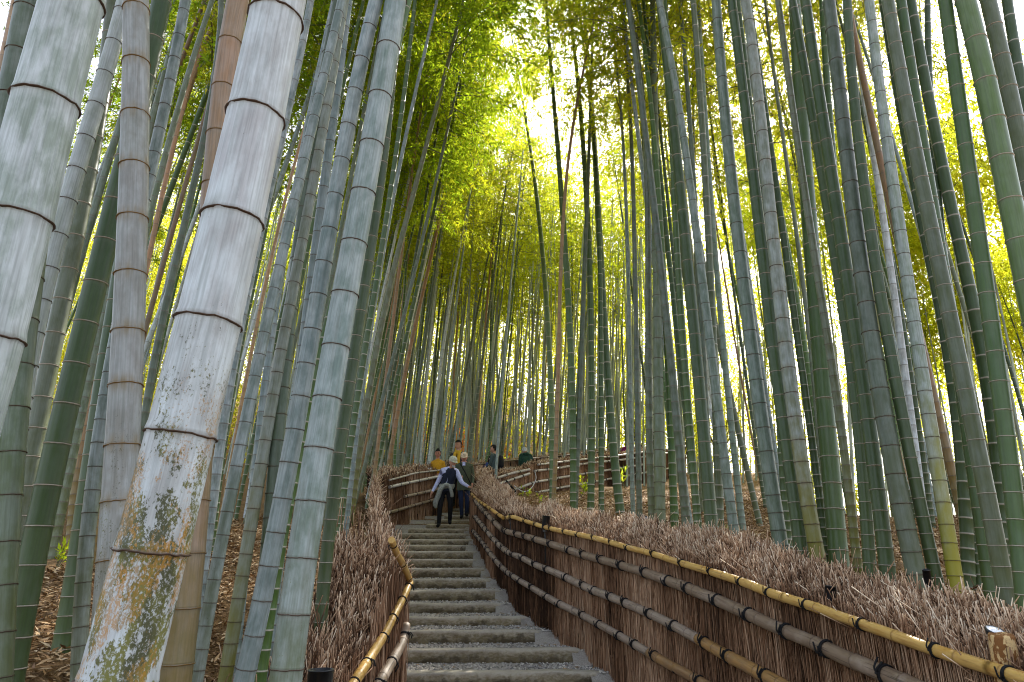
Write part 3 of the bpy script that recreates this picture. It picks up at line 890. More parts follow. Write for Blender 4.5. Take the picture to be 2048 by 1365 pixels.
topb0 = top_from(list(k1) + [(x, y, float(path_z(y)) + 1.07) for x, y in rest])
brush_fence(fb, PLb, topb0, -1, 2600, 4200, 0.30, (14.9, 29.5), 0.008, lambda p: float(path_z(p[1])) - 0.15, lambda p: 0.26 if p[1] < 19 else 0.08)

# ---- outer side of the fence of the upper path
U1 = [(984, 959), (1022, 947), (1055, 940)]
U2 = [(978, 974), (1010, 963), (1055, 948)]
U3 = [(992, 992), (1029, 979), (1063, 966)]
U4 = [(1022, 1006), (1045, 996), (1068, 986)]
V1_ = [(1072, 930), (1100, 927), (1160, 920), (1224, 913), (1260, 908), (1330, 899), (1375, 893)]
V2_ = [(1065, 943), (1114, 937), (1160, 929), (1260, 918), (1343, 905), (1378, 900)]
V3_ = [(1066, 965), (1118, 956), (1160, 949), (1212, 941), (1281, 930), (1375, 913)]
V4_ = [(1066, 987), (1118, 976), (1176, 966), (1240, 954), (1281, 947), (1375, 930)]
fu = tag(empty("brushwood_fence", (0.55, 18.6, 1.9)), "brushwood fence with pale rails running up to the right beyond the bend", "fence", "brushwood fences along the path")
fu['flip'] = 1
vv = rail_pts(UPPER_PLAN, V1_, 0.03, -1)
uu = rail_pts(UPPER_PLAN, U1, 0.03, -1)
for px in (U1, U2, U3, U4):
    add_rail(fu, rail_pts(UPPER_PLAN, px, 0.07, -1), 0.036, M['rail_pale'], 0.5, 0.3)
for px, r in ((V1_, 0.03), (V2_, 0.036), (V3_, 0.036), (V4_, 0.036)):
    add_rail(fu, rail_pts(UPPER_PLAN, px, 0.07, -1), r, M['rail_pale'], 0.7, 0.3)
topU = top_from(list(uu) + list(vv) + [(-0.8, 17.0, float(uu[0][2]) - 0.15)])
brush_fence(fu, UPPER_PLAN, topU, -1, 3600, 6000, 0.34, (17.0, 29.4), 0.008, lambda p: float(terrain_z(p[0] + 0.2, p[1] - 0.2)) - 0.25, lambda p: 0.14 if p[1] > 18.4 else 0.30)
# ------------------------------------------------------------------ bamboo
CLS = {  # base colour, bloom, moss, ochre, low (weathered foot), ring
    'white':  ((0.34, 0.37, 0.33), 0.80, 0.10, 0.02, 0.0, 'dark'),
    'mossy':  ((0.42, 0.43, 0.41), 0.85, 1.0, 0.85, 0.0, 'dark'),
    'palegreen': ((0.22, 0.30, 0.22), 0.62, 0.12, 0.0, 0.0, 'dark'),
    'grime':  ((0.26, 0.27, 0.22), 0.34, 0.62, 0.46, 0.25, 'ochre'),
    'blue':   ((0.10, 0.16, 0.15), 0.46, 0.10, 0.0, 0.15, 'dark'),
    'bluelow': ((0.105, 0.16, 0.14), 0.46, 0.42, 0.10, 0.55, 'dark'),
    'jade': ((0.080, 0.130, 0.078), 0.27, 0.10, 0.0, 0.15, 'dark'),
    'slate':  ((0.056, 0.084, 0.042), 0.13, 0.10, 0.0, 0.25, 'dark'),
    'grey':   ((0.078, 0.112, 0.042), 0.15, 0.18, 0.05, 0.35, 'dark'),
    'green':  ((0.050, 0.105, 0.016), 0.04, 0.06, 0.0, 0.10, 'pale'),
    'dgreen': ((0.035, 0.070, 0.014), 0.04, 0.05, 0.0, 0.10, 'pale'),
    'bright': ((0.095, 0.175, 0.036), 0.08, 0.03, 0.0, 0.0, 'pale'),
    'olive':  ((0.09, 0.105, 0.03), 0.15, 0.15, 0.05, 0.7, 'dark'),
    'drab':   ((0.075, 0.092, 0.034), 0.09, 0.05, 0.0, 0.2, 'pale'),
    'rust':   ((0.15, 0.17, 0.11), 0.35, 0.35, 0.25, 0.9, 'dark'),
    'peach':  ((0.46, 0.27, 0.14), 0.18, 0.15, 0.1, 0.75, 'ochre'),
    'brown':  ((0.33, 0.17, 0.065), 0.08, 0.05, 0.0, 0.5, 'dark'),
    'yellow': ((0.15, 0.20, 0.12), 0.42, 0.12, 0.0, 1.0, 'dark'),
}
RINGTONE = {'dark': 0.12, 'pale': 0.85, 'ochre': 0.3}

def node_positions(H, r0, start=0.05, phase=None):
    out, s = [], start if phase is None else phase
    while s < H * 0.97:
        out.append(s)
        k = min(3.2, 1.30 + 0.38 * s) if s > 0.5 else 0.9 + 0.8 * s
        s += max(0.07, 2 * r0 * k * rng.uniform(0.94, 1.06))
    return np.array(out)

def culm_mesh(axis_fn, H, r0, sides, nodes, detail):
    """axis_fn(s array) -> points; r(s) tapers; rings of vertices at each node."""
    offs = {2: [-.30, -.12, -.04, .0, .035, .09, .16, .35], 1: [-.16, .0, .05, .22], 0: [-.12, .06, .2]}[detail]
    facs = {2: [1, 1.0, 1.015, 1.05, 1.015, 1.045, 1.03, 1], 1: [1, 1.06, 1.045, 1], 0: [1, 1.06, 1]}[detail]
    bnds = {2: [0, 0.0, 0.1, 0.9, 0.55, 0.0, 0, 0], 1: [0, 1, .7, 0], 0: [0, 1, 0]}[detail]
    S, Fc, Bd = [0.0], [1.0], [0.0]
    for i, nd in enumerate(nodes):
        for o, f, b in zip(offs, facs, bnds):
            x = nd + o * r0
            if x > S[-1] + 1e-4:
                S.append(x); Fc.append(f); Bd.append(b)
    S.append(H); Fc.append(1); Bd.append(0)
    S, Fc, Bd = np.array(S), np.array(Fc), np.array(Bd)
    rr = r0 * np.maximum(0.10, 1 - 0.82 * np.clip(S / H, 0, 1) ** 1.7) * Fc
    rr *= 1 + 0.10 * np.exp(-S / 0.12)
    P = axis_fn(S)
    V, q, tt = tubes(P[None], rr[None], sides)
    th = np.linspace(0, 2 * np.pi, sides, endpoint=False)
    K = len(S)
    st = np.stack([np.tile(np.cos(th) * r0, K), np.tile(np.sin(th) * r0, K), np.repeat(S, sides)], 1)
    ni = np.searchsorted(nodes, S, side='right')
    lo = np.where(ni > 0, nodes[np.clip(ni - 1, 0, None)], 0.0)
    hi = np.where(ni < len(nodes), nodes[np.clip(ni, None, len(nodes) - 1)], H)
    al = np.clip((S - lo) / np.maximum(hi - lo, 1e-3), 0, 1)
    inr = rng.random(len(nodes) + 2)[ni]
    at_ = {'straight': st, 'band': np.repeat(Bd, sides), 'along': np.repeat(al, sides), 'inode': np.repeat(inr, sides), 'height': np.repeat(S, sides)}
    return np_mesh("culm", V, q, None, [M['culm']], attrs=at_), rr, S

# crowns: thin branches at the upper nodes with sprays of narrow leaves, in a few shapes shared by all culms
def crown_mesh(seed, leafmat, nb=38, spray=12, per=17, length=6.5, dead=False):
    r = np.random.default_rng(seed)
    BP, BR, LB, LD = [], [], [], []
    for b in range(nb):
        f = (b + r.random()) / nb
        z = length * f
        reach = (0.75 + 1.25 * math.sin(math.pi * min(1, 0.22 + 0.85 * f))) * r.uniform(0.6, 1.15)
        a = b * 2.4 + r.normal(0, 0.5)
        rise = r.uniform(0.15, 0.75)
        p0 = np.array((0, 0, z))
        d = np.array((math.cos(a), math.sin(a), rise)); d /= np.linalg.norm(d)
        pts = []
        for k in range(5):
            tt = k / 4
            pts.append(p0 + d * reach * tt - np.array((0, 0, 0.45 * reach * tt ** 2.2)))
        pts = np.array(pts)
        BP.append(pts); BR.append(np.linspace(0.010, 0.003, 5))
        for s in range(spray):
            tt = 0.22 + 0.78 * (s + r.random()) / spray
            base = np.array([np.interp(tt * 4, range(5), pts[:, k]) for k in range(3)])
            sd = np.array((math.cos(a), math.sin(a), 0)) * 0.5 + r.normal(0, 0.75, 3); sd[2] = sd[2] * 0.5 - 0.05
            sd /= np.linalg.norm(sd)
            sl = r.uniform(0.22, 0.55)
            tip = base + sd * sl - np.array((0, 0, 0.12 * sl))
            BP.append(np.array([base + (tip - base) * k / 4 for k in range(5)])); BR.append(np.full(5, 0.002))
            t2 = r.random(per)
            lb = base + (tip - base) * t2[:, None] + r.normal(0, 0.045, (per, 3))
            ld = sd * 0.8 + r.normal(0, 0.6, (per, 3)); ld[:, 2] -= 0.35
            LB.append(lb); LD.append(ld)
    BP, BR = np.array(BP), np.array(BR)
    V1, q1, _ = tubes(BP, BR, 3)
    LB, LD = np.concatenate(LB), np.concatenate(LD)
    n = len(LB)
    L = r.uniform(0.075, 0.135, n)
    N = r.normal(0, 1, (n, 3)); N[:, 2] = np.abs(N[:, 2]) + 0.6
    V2, q2 = leaves(LB, LD, N, L, L * r.uniform(0.10, 0.15, n))
    V, Q, T, MI = join([(V1, q1, None, 1), (V2, q2, None, 0)])
    tone = np.concatenate([np.zeros(len(V1)), np.repeat(np.clip(0.5 + 0.25 * r.normal(size=n), 0, 1), 4)])
    return np_mesh("foliage", V, Q, T, [M[leafmat], M['branch']], False, {'tone': tone}, MI)
CROWN = [crown_mesh(100 + i, 'leaf') for i in range(5)]
CROWN_S = [crown_mesh(150 + i, 'leaf_far', 28, 9, 12) for i in range(4)]
CROWN_D = [crown_mesh(200 + i, 'leaf_dark') for i in range(3)]

def ring_mesh(mat):
    th = np.linspace(0, 2 * np.pi, 33)
    P = np.stack([np.cos(th), np.sin(th), np.zeros(33)], 1)
    prof = [(1.0, -0.045), (1.040, -0.030), (1.080, -0.006), (1.074, 0.008), (1.02, 0.016), (1.0, 0.03)]
    V, q = lathe(prof, 32)
    V = V.reshape(len(prof), 32, 3)
    V *= (1 + 0.012 * rng.normal(size=(1, 32, 1)) * np.array([0, .6, 1, 1, .5, 0])[:, None, None])
    V[:, :, 2] += 0.012 * rng.normal(size=(1, 32))
    return np_mesh("node_ring", V.reshape(-1, 3), q, None, [M[mat]])
RING = {'dark': ring_mesh('ring_dark'), 'pale': ring_mesh('ring_pale'), 'ochre': ring_mesh('ring_ochre')}

def dress(root, cls, jitter=0.10):
    base, bloom, moss, ochre, low, ring = CLS[cls]
    j = 1 + jitter * rng.normal()
    root.color = (max(0, base[0] * j), max(0, base[1] * (j + 0.04 * rng.normal())), max(0, base[2] * j), 1)
    root['bloom'] = bloom if cls == 'grime' else float(np.clip(bloom * (1 + 0.15 * rng.normal()), 0, 1)); root['moss'] = moss; root['ochre'] = ochre; root['low'] = low
    root['ringtone'] = RINGTONE[ring]

def add_crown(root, axis_fn, H, f0, meshes, scale=1.0):
    s0 = H * f0
    P = axis_fn(np.array([s0, H * 0.98]))
    d = Vector(P[1] - P[0]); ln = d.length
    q = d.to_track_quat('Z', 'Y')
    me = meshes[int(rng.integers(len(meshes)))]
    o = link("foliage", me, root)
    w = scale * rng.uniform(0.85, 1.15)
    o.matrix_local = Matrix.Translation(Vector(P[0])) @ q.to_matrix().to_4x4() @ Matrix.Rotation(rng.uniform(0, 6.28), 4, 'Z') @ Matrix.Diagonal((w, w, ln / 6.5, 1))
    return o

def bamboo_px(label, cls, Y, w, vref, px, H=None, lean_y=None, crown='n', rings=False, detail=1, sides=14, phase=None, group=None):
    """a culm that follows a line of picture points at depth Y; w = its width in pixels at height vref."""
    if cls in ('blue', 'bluelow') and px[-1][0] > 1000: cls = 'jade'
    ky = rng.normal(0, 0.02) if lean_y is None else lean_y
    # depth from where the foot meets the ground, if the last picture point is the foot
    Yf = None
    for yy in np.arange(Y * 0.75, Y * 1.4, Y * 0.01):
        a, h, z = ray(*px[-1])
        if z / h * yy <= float(terrain_z(a / h * yy, yy)):
            Yf = yy; break
    Y = Yf if Yf is not None and abs(Yf / Y - 1.03) < 0.2 and px[-1][1] < 1330 else Y * 1.06
    pts = []
    zb = None
    a, h, z = ray(*px[-1]); zb = z / h * Y
    for (u, v) in px:
        a, h, z = ray(u, v)
        s = (Y - ky * zb) / (h - ky * z)
        pts.append((a * s, h * s, z * s))
    P = np.array(sorted(pts, key=lambda p: p[2]))
    deg = 1 if len(P) < 3 else (2 if len(P) < 6 else 3)
    zmid, zs = P[:, 2].mean(), max(0.5, np.ptp(P[:, 2]))
    cf = np.polyfit((P[:, 2] - zmid) / zs, P[:, 0], deg); dcf = np.polyder(cf)
    zlo, zhi = P[0, 2], P[-1, 2]
    droop = rng.uniform(0.0, 0.010) * np.sign(rng.normal())
    def fx(zz):
        c = np.clip(zz, zlo, zhi)
        e = zz - c
        sl = np.polyval(dcf, (c - zmid) / zs) / zs
        return np.polyval(cf, (c - zmid) / zs) + sl * e + droop * np.where(e > 0, e, 0) ** 2
    fy = lambda zz: Y + ky * (zz - zb)
    # foot on the ground
    zg = zlo
    for _ in range(12):
        zg = float(terrain_z(float(fx(np.array(zg))), fy(zg)))
    zg -= 0.04
    if H is None: H = rng.uniform(13.5, 17.0)
    zz = np.linspace(zg, zg + H, 160)
    C = np.stack([fx(zz), fy(zz), zz], 1)
    foot = C[0].copy()
    C -= foot
    d = np.concatenate([[0], np.cumsum(np.linalg.norm(np.diff(C, axis=0), axis=1))])
    H = d[-1]
    axis = lambda s: np.stack([np.interp(s, d, C[:, k]) for k in range(3)], 1)
    a, h, z = ray(0, vref)
    zr = z / h * Y
    r = w * 0.5 * (Y * CP + zr * SP) / F
    nodes = node_positions(H, r, phase=phase)
    me, rr, S = culm_mesh(axis, H, r, sides, nodes, detail)
    root = empty("bamboo", foot)
    culm = link("culm", me, root)
    dress(culm, cls)
    tag(root, label, "bamboo", group)
    if crown != 'n':
        add_crown(root, axis, H, rng.uniform(0.50, 0.58), CROWN_D if crown == 'd' else CROWN_S + CROWN)
    if rings:
        rk = CLS[cls][5]
        for nd in nodes:
            p = axis(np.array([nd, nd + 0.02]))
            wp = p[0] + foot
            b = wp[2] * CP - wp[1] * SP; f_ = wp[1] * CP + wp[2] * SP
            v = CY - b / max(0.05, f_) * F
            if not (-60 < v < 1420): continue
            dd = Vector(p[1] - p[0])
            rad = float(np.interp(nd + r * 0.3, S, rr))
            o = link("node_ring", RING[rk], root)
            o.matrix_local = Matrix.Translation(Vector(p[0])) @ dd.to_track_quat('Z', 'Y').to_matrix().to_4x4() @ Matrix.Rotation(rng.uniform(0, 6.28), 4, 'Z') @ Matrix.Diagonal((rad, rad, r, 1))
    return root

GF = "large bamboo stalks standing near the camera"
GR = "bamboo stalks behind the right fence"
GM = "slender bamboo stalks beyond the bend of the steps"
NEAR = [
 # left of the picture
 ("pale green very thick bamboo leaning out past the upper left corner", 'palegreen', 1.75, 118, 300, [(146, 0), (106, 150), (65, 308), (3, 560), (-30, 680), (-80, 860)], dict(rings=True, detail=2, sides=32)),
 ("thick whitish leaning bamboo blotched with orange and green moss low down", 'mossy', 1.45, 132, 920, [(560, 0), (549, 46), (502, 275), (457, 486), (405, 690), (349, 920), (296, 1137), (238, 1352)], dict(rings=True, detail=2, sides=36, lean_y=0.0)),
 ("grey mottled upright bamboo with ochre rings just left of the mossy white one", 'grime', 2.35, 62, 800, [(273, 0), (266, 344), (258, 640), (246, 926), (226, 1150)], dict(rings=True, detail=2, sides=28)),
 ("orange topped dead bamboo directly behind the mossy white one", 'peach', 2.6, 60, 1100, [(475, 0), (450, 190), (424, 400), (392, 980), (362, 1254), (352, 1340)], dict(rings=True, detail=2, sides=28)),
 ("pale grey thin bamboo curving behind the thick pale green one", 'white', 2.9, 35, 500, [(250, 0), (206, 160), (143, 380), (89, 574), (65, 675), (33, 866), (18, 1000)], dict(rings=True, detail=2, sides=22)),
 ("slate blue bamboo at the upper left corner beside a peach sunlit edge stem", 'slate', 2.3, 44, 150, [(55, 0), (28, 154), (0, 290), (-60, 620)], dict(rings=True, detail=2, sides=24)),
 ("thin peach coloured stem put in for a sunlit culm edge, upper left corner", 'peach', 2.5, 12, 60, [(30, 0), (16, 65), (0, 140), (-80, 480)], dict()),  # a sunlit culm edge, built as a separate peach stem
 ("dull grey stalk cut off by the left edge of the photo low down", 'grey', 2.4, 52, 1000, [(60, 560), (36, 760), (14, 1000), (-2, 1250)], dict(rings=True, detail=2, sides=24)),
 ("dull olive green bamboo second from the left edge at mid height", 'drab', 4.1, 34, 700, [(225, 0), (180, 330), (126, 600), (99, 719), (75, 853), (53, 977), (30, 1120)], dict(rings=True, detail=2, sides=22)),
 ("deep green bamboo with white rings sweeping across to the lower left corner", 'dgreen', 2.9, 48, 1000, [(322, 0), (298, 140), (215, 456), (178, 625), (139, 786), (103, 951), (67, 1108), (25, 1320)], dict(rings=True, detail=2, sides=24)),
 ("bluish bamboo with olive foot just left of the grey mottled one", 'bluelow', 3.15, 29, 1180, [(370, 0), (352, 105), (328, 231), (305, 354), (258, 520), (220, 686), (206, 864), (187, 990), (170, 1200), (152, 1350)], dict(rings=True, detail=2, sides=20)),
 ("dark blue green bamboo whose flared foot stands on the litter at lower left", 'dgreen', 3.6, 32, 1170, [(214, 700), (182, 913), (167, 1019), (152, 1115), (138, 1210), (121, 1305)], dict(rings=True, detail=2, sides=20)),
 ("thin pale stalk slanting through the foliage left of the orange topped one", 'grey', 5.4, 12, 200, [(423, 0), (380, 150), (318, 354), (270, 560), (232, 780)], dict()),
 ("thin brown dead stalk slanting behind the grey mottled bamboo", 'brown', 6.0, 10, 360, [(377, 170), (333, 360), (297, 510), (262, 700)], dict()),
 ("slim grey green stalk passing behind the orange topped bamboo", 'slate', 4.6, 14, 400, [(443, 5), (426, 170), (405, 287), (380, 410), (344, 564), (317, 667), (286, 860), (270, 1000)], dict()),
 ("slim blue grey stalk emerging right of the mossy white bamboo", 'blue', 4.2, 17, 300, [(622, 0), (600, 113), (579, 205), (543, 369), (491, 605), (462, 745), (440, 900)], dict()),
 ("slim pale stalk at top left of the four blue bamboos", 'blue', 3.9, 13, 100, [(664, 20), (636, 152), (600, 330), (566, 520), (540, 700), (515, 900)], dict()),
 ("blue grey bamboo with green foot, leftmost of the four beside the mossy one", 'bluelow', 2.85, 24, 900, [(683, 6), (664, 82), (626, 246), (589, 405), (551, 569), (516, 730), (481, 887), (452, 1040), (424, 1182), (402, 1310)], dict(rings=True, detail=2, sides=22)),
 ("thin reddish dead stalk slanting between blue bamboos", 'brown', 4.6, 7, 500, [(640, 150), (610, 255), (533, 564), (508, 667), (480, 830)], dict()),
 ("slim blue grey bamboo between the two largest blue ones at the top", 'blue', 3.5, 20, 300, [(696, 16), (684, 82), (661, 290), (641, 428), (623, 567), (603, 720), (585, 880)], dict(rings=True)),
 ("grey green bamboo hidden low down behind the second blue bamboo", 'slate', 3.1, 26, 650, [(668, 40), (645, 180), (619, 333), (600, 459), (580, 649), (566, 771), (553, 903), (545, 985)], dict(rings=True, detail=2, sides=20)),
 ("blue bamboo second from the right in the near left row", 'blue', 2.7, 36, 900, [(750, 6), (730, 96), (695, 260), (662, 451), (625, 633), (600, 812), (570, 985), (536, 1143), (507, 1267), (488, 1365)], dict(rings=True, detail=2, sides=26)),
 ("stout blue grey bamboo at the right end of the near left row, beside the fence", 'bluelow', 2.5, 58, 900, [(792, 0), (780, 77), (758, 197), (738, 318), (720, 438), (675, 675), (657, 786), (637, 897), (620, 1003), (604, 1112), (578, 1318)], dict(rings=True, detail=2, sides=30)),
 ("dark green white ringed bamboo with its foot on the litter left of the fence", 'dgreen', 4.25, 25, 1000, [(780, 195), (755, 390), (731, 564), (708, 720), (680, 908), (665, 990), (651, 1119), (642, 1250)], dict(rings=True, detail=2, sides=20)),
 ("thin dark green stalk right of the mossy white bamboo", 'dgreen', 7.0, 14, 900, [(500, 600), (470, 740), (458, 815), (436, 996), (420, 1110)], dict()),
 ("rust and grey bamboo with an olive brown foot between two blue ones", 'rust', 3.05, 26, 1150, [(590, 560), (562, 700), (540, 825), (520, 960), (496, 1086), (474, 1200), (453, 1350)], dict(rings=True, detail=2, sides=20)),
 ("green bamboo partly hidden behind the second blue bamboo at the bottom", 'green', 3.0, 24, 1150, [(625, 780), (596, 920), (570, 1030), (545, 1190), (522, 1345)], dict(rings=True)),
 ("thin dark green stalk whose foot is in the litter above the left brushwood", 'dgreen', 7.1, 13, 1030, [(740, 640), (715, 800), (690, 965), (672, 1110)], dict()),
 ("short thick brown dead stalk on the litter behind the left bamboos", 'brown', 7.6, 17, 1000, [(196, 760), (170, 860), (156, 945), (141, 1088)], dict()),
 ("grey green stalk leaning on the far litter near the left edge", 'grey', 6.8, 18, 900, [(232, 520), (191, 711), (155, 866), (137, 930), (106, 1117)], dict()),
 ("slim green stalk rising from the left end of the fence at the bend", 'olive', 9.0, 13, 850, [(815, 430), (775, 600), (742, 760), (712, 930), (708, 1000)], dict(crown='d')),
 ("slim bluish stalk left of the fence at the bend", 'blue', 7.5, 10, 750, [(806, 300), (756, 560), (730, 750), (704, 935), (698, 1010)], dict(crown='d')),
 ("slanting brown dead stalk standing behind the fence at the bend", 'brown', 15.5, 9, 850, [(842, 600), (808, 760), (787, 870), (775, 950)], dict()),
 # right of the picture
 ("slender light green curved stalk left of centre gap, above the bend", 'bright', 15.0, 12, 850, [(1041, 174), (1059, 287), (1079, 446), (1092, 580), (1100, 750), (1105, 960), (1105, 1000)], dict(lean_y=0.0)),
 ("slender green stalk with white rings crossing the upper fence", 'green', 11.0, 14, 900, [(1092, 0), (1110, 220), (1125, 436), (1136, 590), (1144, 782), (1148, 900), (1146, 1035)], dict(crown='l', rings=True)),
 ("slender orange brown dead stalk crossing the upper fence", 'brown', 10.6, 9, 900, [(1152, 215), (1133, 370), (1120, 560), (1116, 700), (1114, 860), (1111, 960), (1103, 1040)], dict()),
 ("slender grey stalk beside the brown dead one at the upper fence", 'slate', 11.0, 11, 900, [(1187, 0), (1177, 330), (1167, 600), (1162, 731), (1156, 868), (1152, 960), (1150, 1035)], dict(crown='l')),
 ("bright white ringed green stalk standing upright before the upper fence", 'green', 11.2, 14, 900, [(1141, 30), (1164, 287), (1179, 460), (1182, 682), (1182, 868), (1182, 1033)], dict(crown='l', rings=True)),
 ("slender plain green stalk right of the white ringed one before the upper fence", 'green', 11.2, 11, 900, [(1175, 150), (1190, 310), (1201, 560), (1202, 700), (1202, 868), (1203, 1035)], dict(crown='l')),
 ("dark green stalk leaning left, footed in the litter before the upper fence", 'dgreen', 12.0, 17, 960, [(1180, 180), (1195, 400), (1206, 600), (1220, 833), (1235, 960), (1240, 1028)], dict(crown='l')),
 ("thin bluish stalk at the right part of the upper fence", 'blue', 10.5, 9, 800, [(1240, 200), (1252, 420), (1257, 560), (1259, 700), (1263, 935), (1267, 1042)], dict(crown='l')),
 ("thin dark grey stalk next to the small white headed lamp", 'slate', 10.0, 11, 800, [(1241, 0), (1256, 180), (1270, 462), (1272, 650), (1275, 935), (1281, 1045)], dict(crown='l')),
 ("grey green stalk touching the left side of a stout pale one right of centre", 'grey', 8.6, 14, 800, [(1257, 0), (1280, 144), (1290, 256), (1295, 462), (1297, 700), (1301, 940), (1305, 1062)], dict(crown='l', rings=True)),
 ("stout pale grey green upright stalk just right of centre", 'grey', 8.2, 21, 900, [(1305, 0), (1308, 205), (1313, 410), (1315, 615), (1317, 900), (1319, 990), (1322, 1066)], dict(crown='l', rings=True, detail=2, sides=18)),
 ("grey blue stalk that crosses two others high up and has a mossy green foot", 'bluelow', 6.8, 19, 900, [(1320, 0), (1336, 103), (1352, 185), (1381, 359), (1404, 544), (1422, 700), (1436, 830), (1450, 940), (1474, 1092)], dict(rings=True, detail=2, sides=18)),
 ("stout dark green stalk with pinkish rings right of centre", 'dgreen', 7.2, 25, 950, [(1328, 77), (1351, 282), (1372, 513), (1388, 640), (1397, 746), (1408, 880), (1415, 984), (1427, 1083)], dict(rings=True, detail=2, sides=20)),
 ("thin grey stalk close behind the stout dark green one", 'slate', 8.6, 12, 650, [(1359, 0), (1379, 230), (1395, 513), (1404, 650), (1411, 800), (1421, 1000), (1424, 1060)], dict(crown='l')),
 ("very thin grey stalk behind the dark green one, seen high up", 'grey', 11.5, 7, 300, [(1383, 0), (1386, 200), (1391, 500), (1398, 800)], dict(crown='l')),
 ("slim blue grey stalk before the white sky gap, mossless and straight", 'blue', 8.4, 13, 900, [(1396, 0), (1409, 190), (1422, 410), (1445, 690), (1468, 870), (1477, 984), (1485, 1063)], dict(crown='l', rings=True)),
 ("bluish green stalk standing in the middle of the white sky gap", 'blue', 5.4, 28, 900, [(1432, 0), (1445, 169), (1467, 395), (1492, 615), (1510, 746), (1528, 860), (1547, 1009), (1567, 1125)], dict(rings=True, detail=2, sides=20)),
 ("dark grey green stalk close left of the orange stained one", 'dgreen', 6.4, 14, 500, [(1475, 0), (1488, 103), (1504, 256), (1524, 410), (1548, 700), (1564, 900)], dict(crown='l')),
 ("grey stalk with orange stains in the sky gap and a green foot at the fence", 'rust', 4.9, 28, 900, [(1492, 0), (1508, 151), (1535, 357), (1551, 523), (1566, 634), (1579, 744), (1594, 903), (1612, 1007), (1635, 1104), (1645, 1150)], dict(rings=True, detail=2, sides=22)),
 ("very thin pale stalk between the orange stained and the white ringed stalks", 'grey', 8.0, 9, 400, [(1530, 0), (1548, 154), (1560, 231), (1586, 410), (1606, 564), (1620, 700), (1640, 900)], dict(crown='l')),
 ("straight green stalk with crisp white rings right of the sky gap", 'green', 4.75, 35, 916, [(1590, 10), (1597, 149), (1606, 287), (1620, 431), (1629, 574), (1642, 717), (1657, 916), (1671, 1032), (1680, 1140)], dict(rings=True, detail=2, sides=24)),
 ("dark green grey stalk leaning left, next right of the crisp white ringed one", 'dgreen', 4.0, 28, 900, [(1612, 0), (1627, 128), (1646, 256), (1669, 390), (1690, 497), (1705, 605), (1716, 712), (1738, 860), (1752, 965), (1762, 1054), (1784, 1195)], dict(rings=True, detail=2, sides=22)),
 ("slim green stalk partly hidden behind the broad dark stalk high on the right", 'green', 5.6, 15, 200, [(1645, 0), (1649, 92), (1655, 200), (1668, 330), (1686, 560)], dict(crown='l')),
 ("broad dark grey stalk with white rings whose foot meets the fence by the lamp", 'slate', 3.75, 36, 1030, [(1658, 5), (1672, 126), (1686, 249), (1702, 374), (1717, 498), (1735, 623), (1753, 744), (1774, 864), (1795, 976), (1818, 1079), (1852, 1235)], dict(rings=True, detail=2, sides=26)),
 ("green stalk whose ringed foot stands right of the broad dark grey one", 'dgreen', 3.85, 24, 950, [(1693, 0), (1704, 138), (1721, 303), (1741, 467), (1759, 577), (1774, 683), (1791, 790), (1823, 901), (1846, 1015), (1868, 1129), (1880, 1216)], dict(rings=True, detail=2, sides=22)),
 ("pale blue topped stalk with a golden olive mossy foot", 'yellow', 3.7, 27, 1000, [(1744, 51), (1761, 190), (1780, 326), (1800, 464), (1821, 600), (1843, 734), (1865, 881), (1883, 988), (1900, 1106), (1922, 1220)], dict(rings=True, detail=2, sides=24)),
 ("drab brownish green stalk leaning left toward the upper right", 'drab', 3.35, 31, 930, [(1776, 5), (1798, 123), (1828, 292), (1851, 405), (1876, 523), (1903, 644), (1928, 761), (1948, 877), (1973, 982), (2001, 1125), (2020, 1230)], dict(rings=True, detail=2, sides=26)),
 ("slim dark green stalk behind the drab brownish one high on the right", 'dgreen', 4.6, 15, 250, [(1855, 0), (1859, 159), (1866, 282), (1875, 390), (1886, 498), (1905, 680)], dict()),
 ("green stalk left of the brightest green one at the right edge", 'green', 3.05, 30, 600, [(1895, 33), (1912, 164), (1932, 303), (1954, 449), (1975, 598), (1997, 746), (2014, 893), (2028, 1010), (2052, 1200)], dict(rings=True, detail=2, sides=26)),
 ("brightest green stalk with thick white rings at the upper right", 'bright', 2.9, 41, 313, [(1930, 0), (1948, 62), (1966, 144), (1983, 226), (2002, 313), (2021, 400), (2040, 500)], dict(rings=True, detail=2, sides=28)),
 ("brown green stalk in the upper right corner beside the brightest green one", 'drab', 3.2, 31, 160, [(1980, 15), (1997, 92), (2014, 164), (2030, 241), (2045, 318)], dict(rings=True, detail=2, sides=24)),
 ("dull green stalk in the extreme upper right corner", 'dgreen', 4.0, 21, 80, [(2014, 0), (2026, 82), (2037, 138), (2058, 260)], dict()),
 ("dark stalk behind the orange stained one, foot just over the brushwood", 'dgreen', 5.3, 27, 1000, [(1540, 640), (1556, 760), (1570, 870), (1585, 960), (1597, 1060), (1606, 1135)], dict(rings=True, detail=2, sides=20)),
 ("slim dark stalk squeezed left of the crisp white ringed foot", 'dgreen', 5.6, 15, 960, [(1590, 640), (1606, 760), (1622, 860), (1636, 984), (1648, 1059), (1655, 1130)], dict(rings=True)),
 ("slim olive stalk with a yellowish foot right of the crisp white ringed one", 'olive', 4.7, 17, 960, [(1650, 640), (1668, 760), (1685, 880), (1698, 968), (1706, 1067), (1718, 1160)], dict(rings=True)),
 ("dark green ringed stalk, its foot midway between two broad grey ones", 'dgreen', 4.35, 24, 1000, [(1690, 640), (1706, 760), (1718, 860), (1729, 992), (1738, 1108), (1742, 1180)], dict(rings=True, detail=2, sides=20)),
 ("dark stalk close behind the golden footed one", 'dgreen', 4.2, 24, 1000, [(1870, 560), (1898, 720), (1920, 890), (1935, 1063), (1936, 1180)], dict(rings=True)),
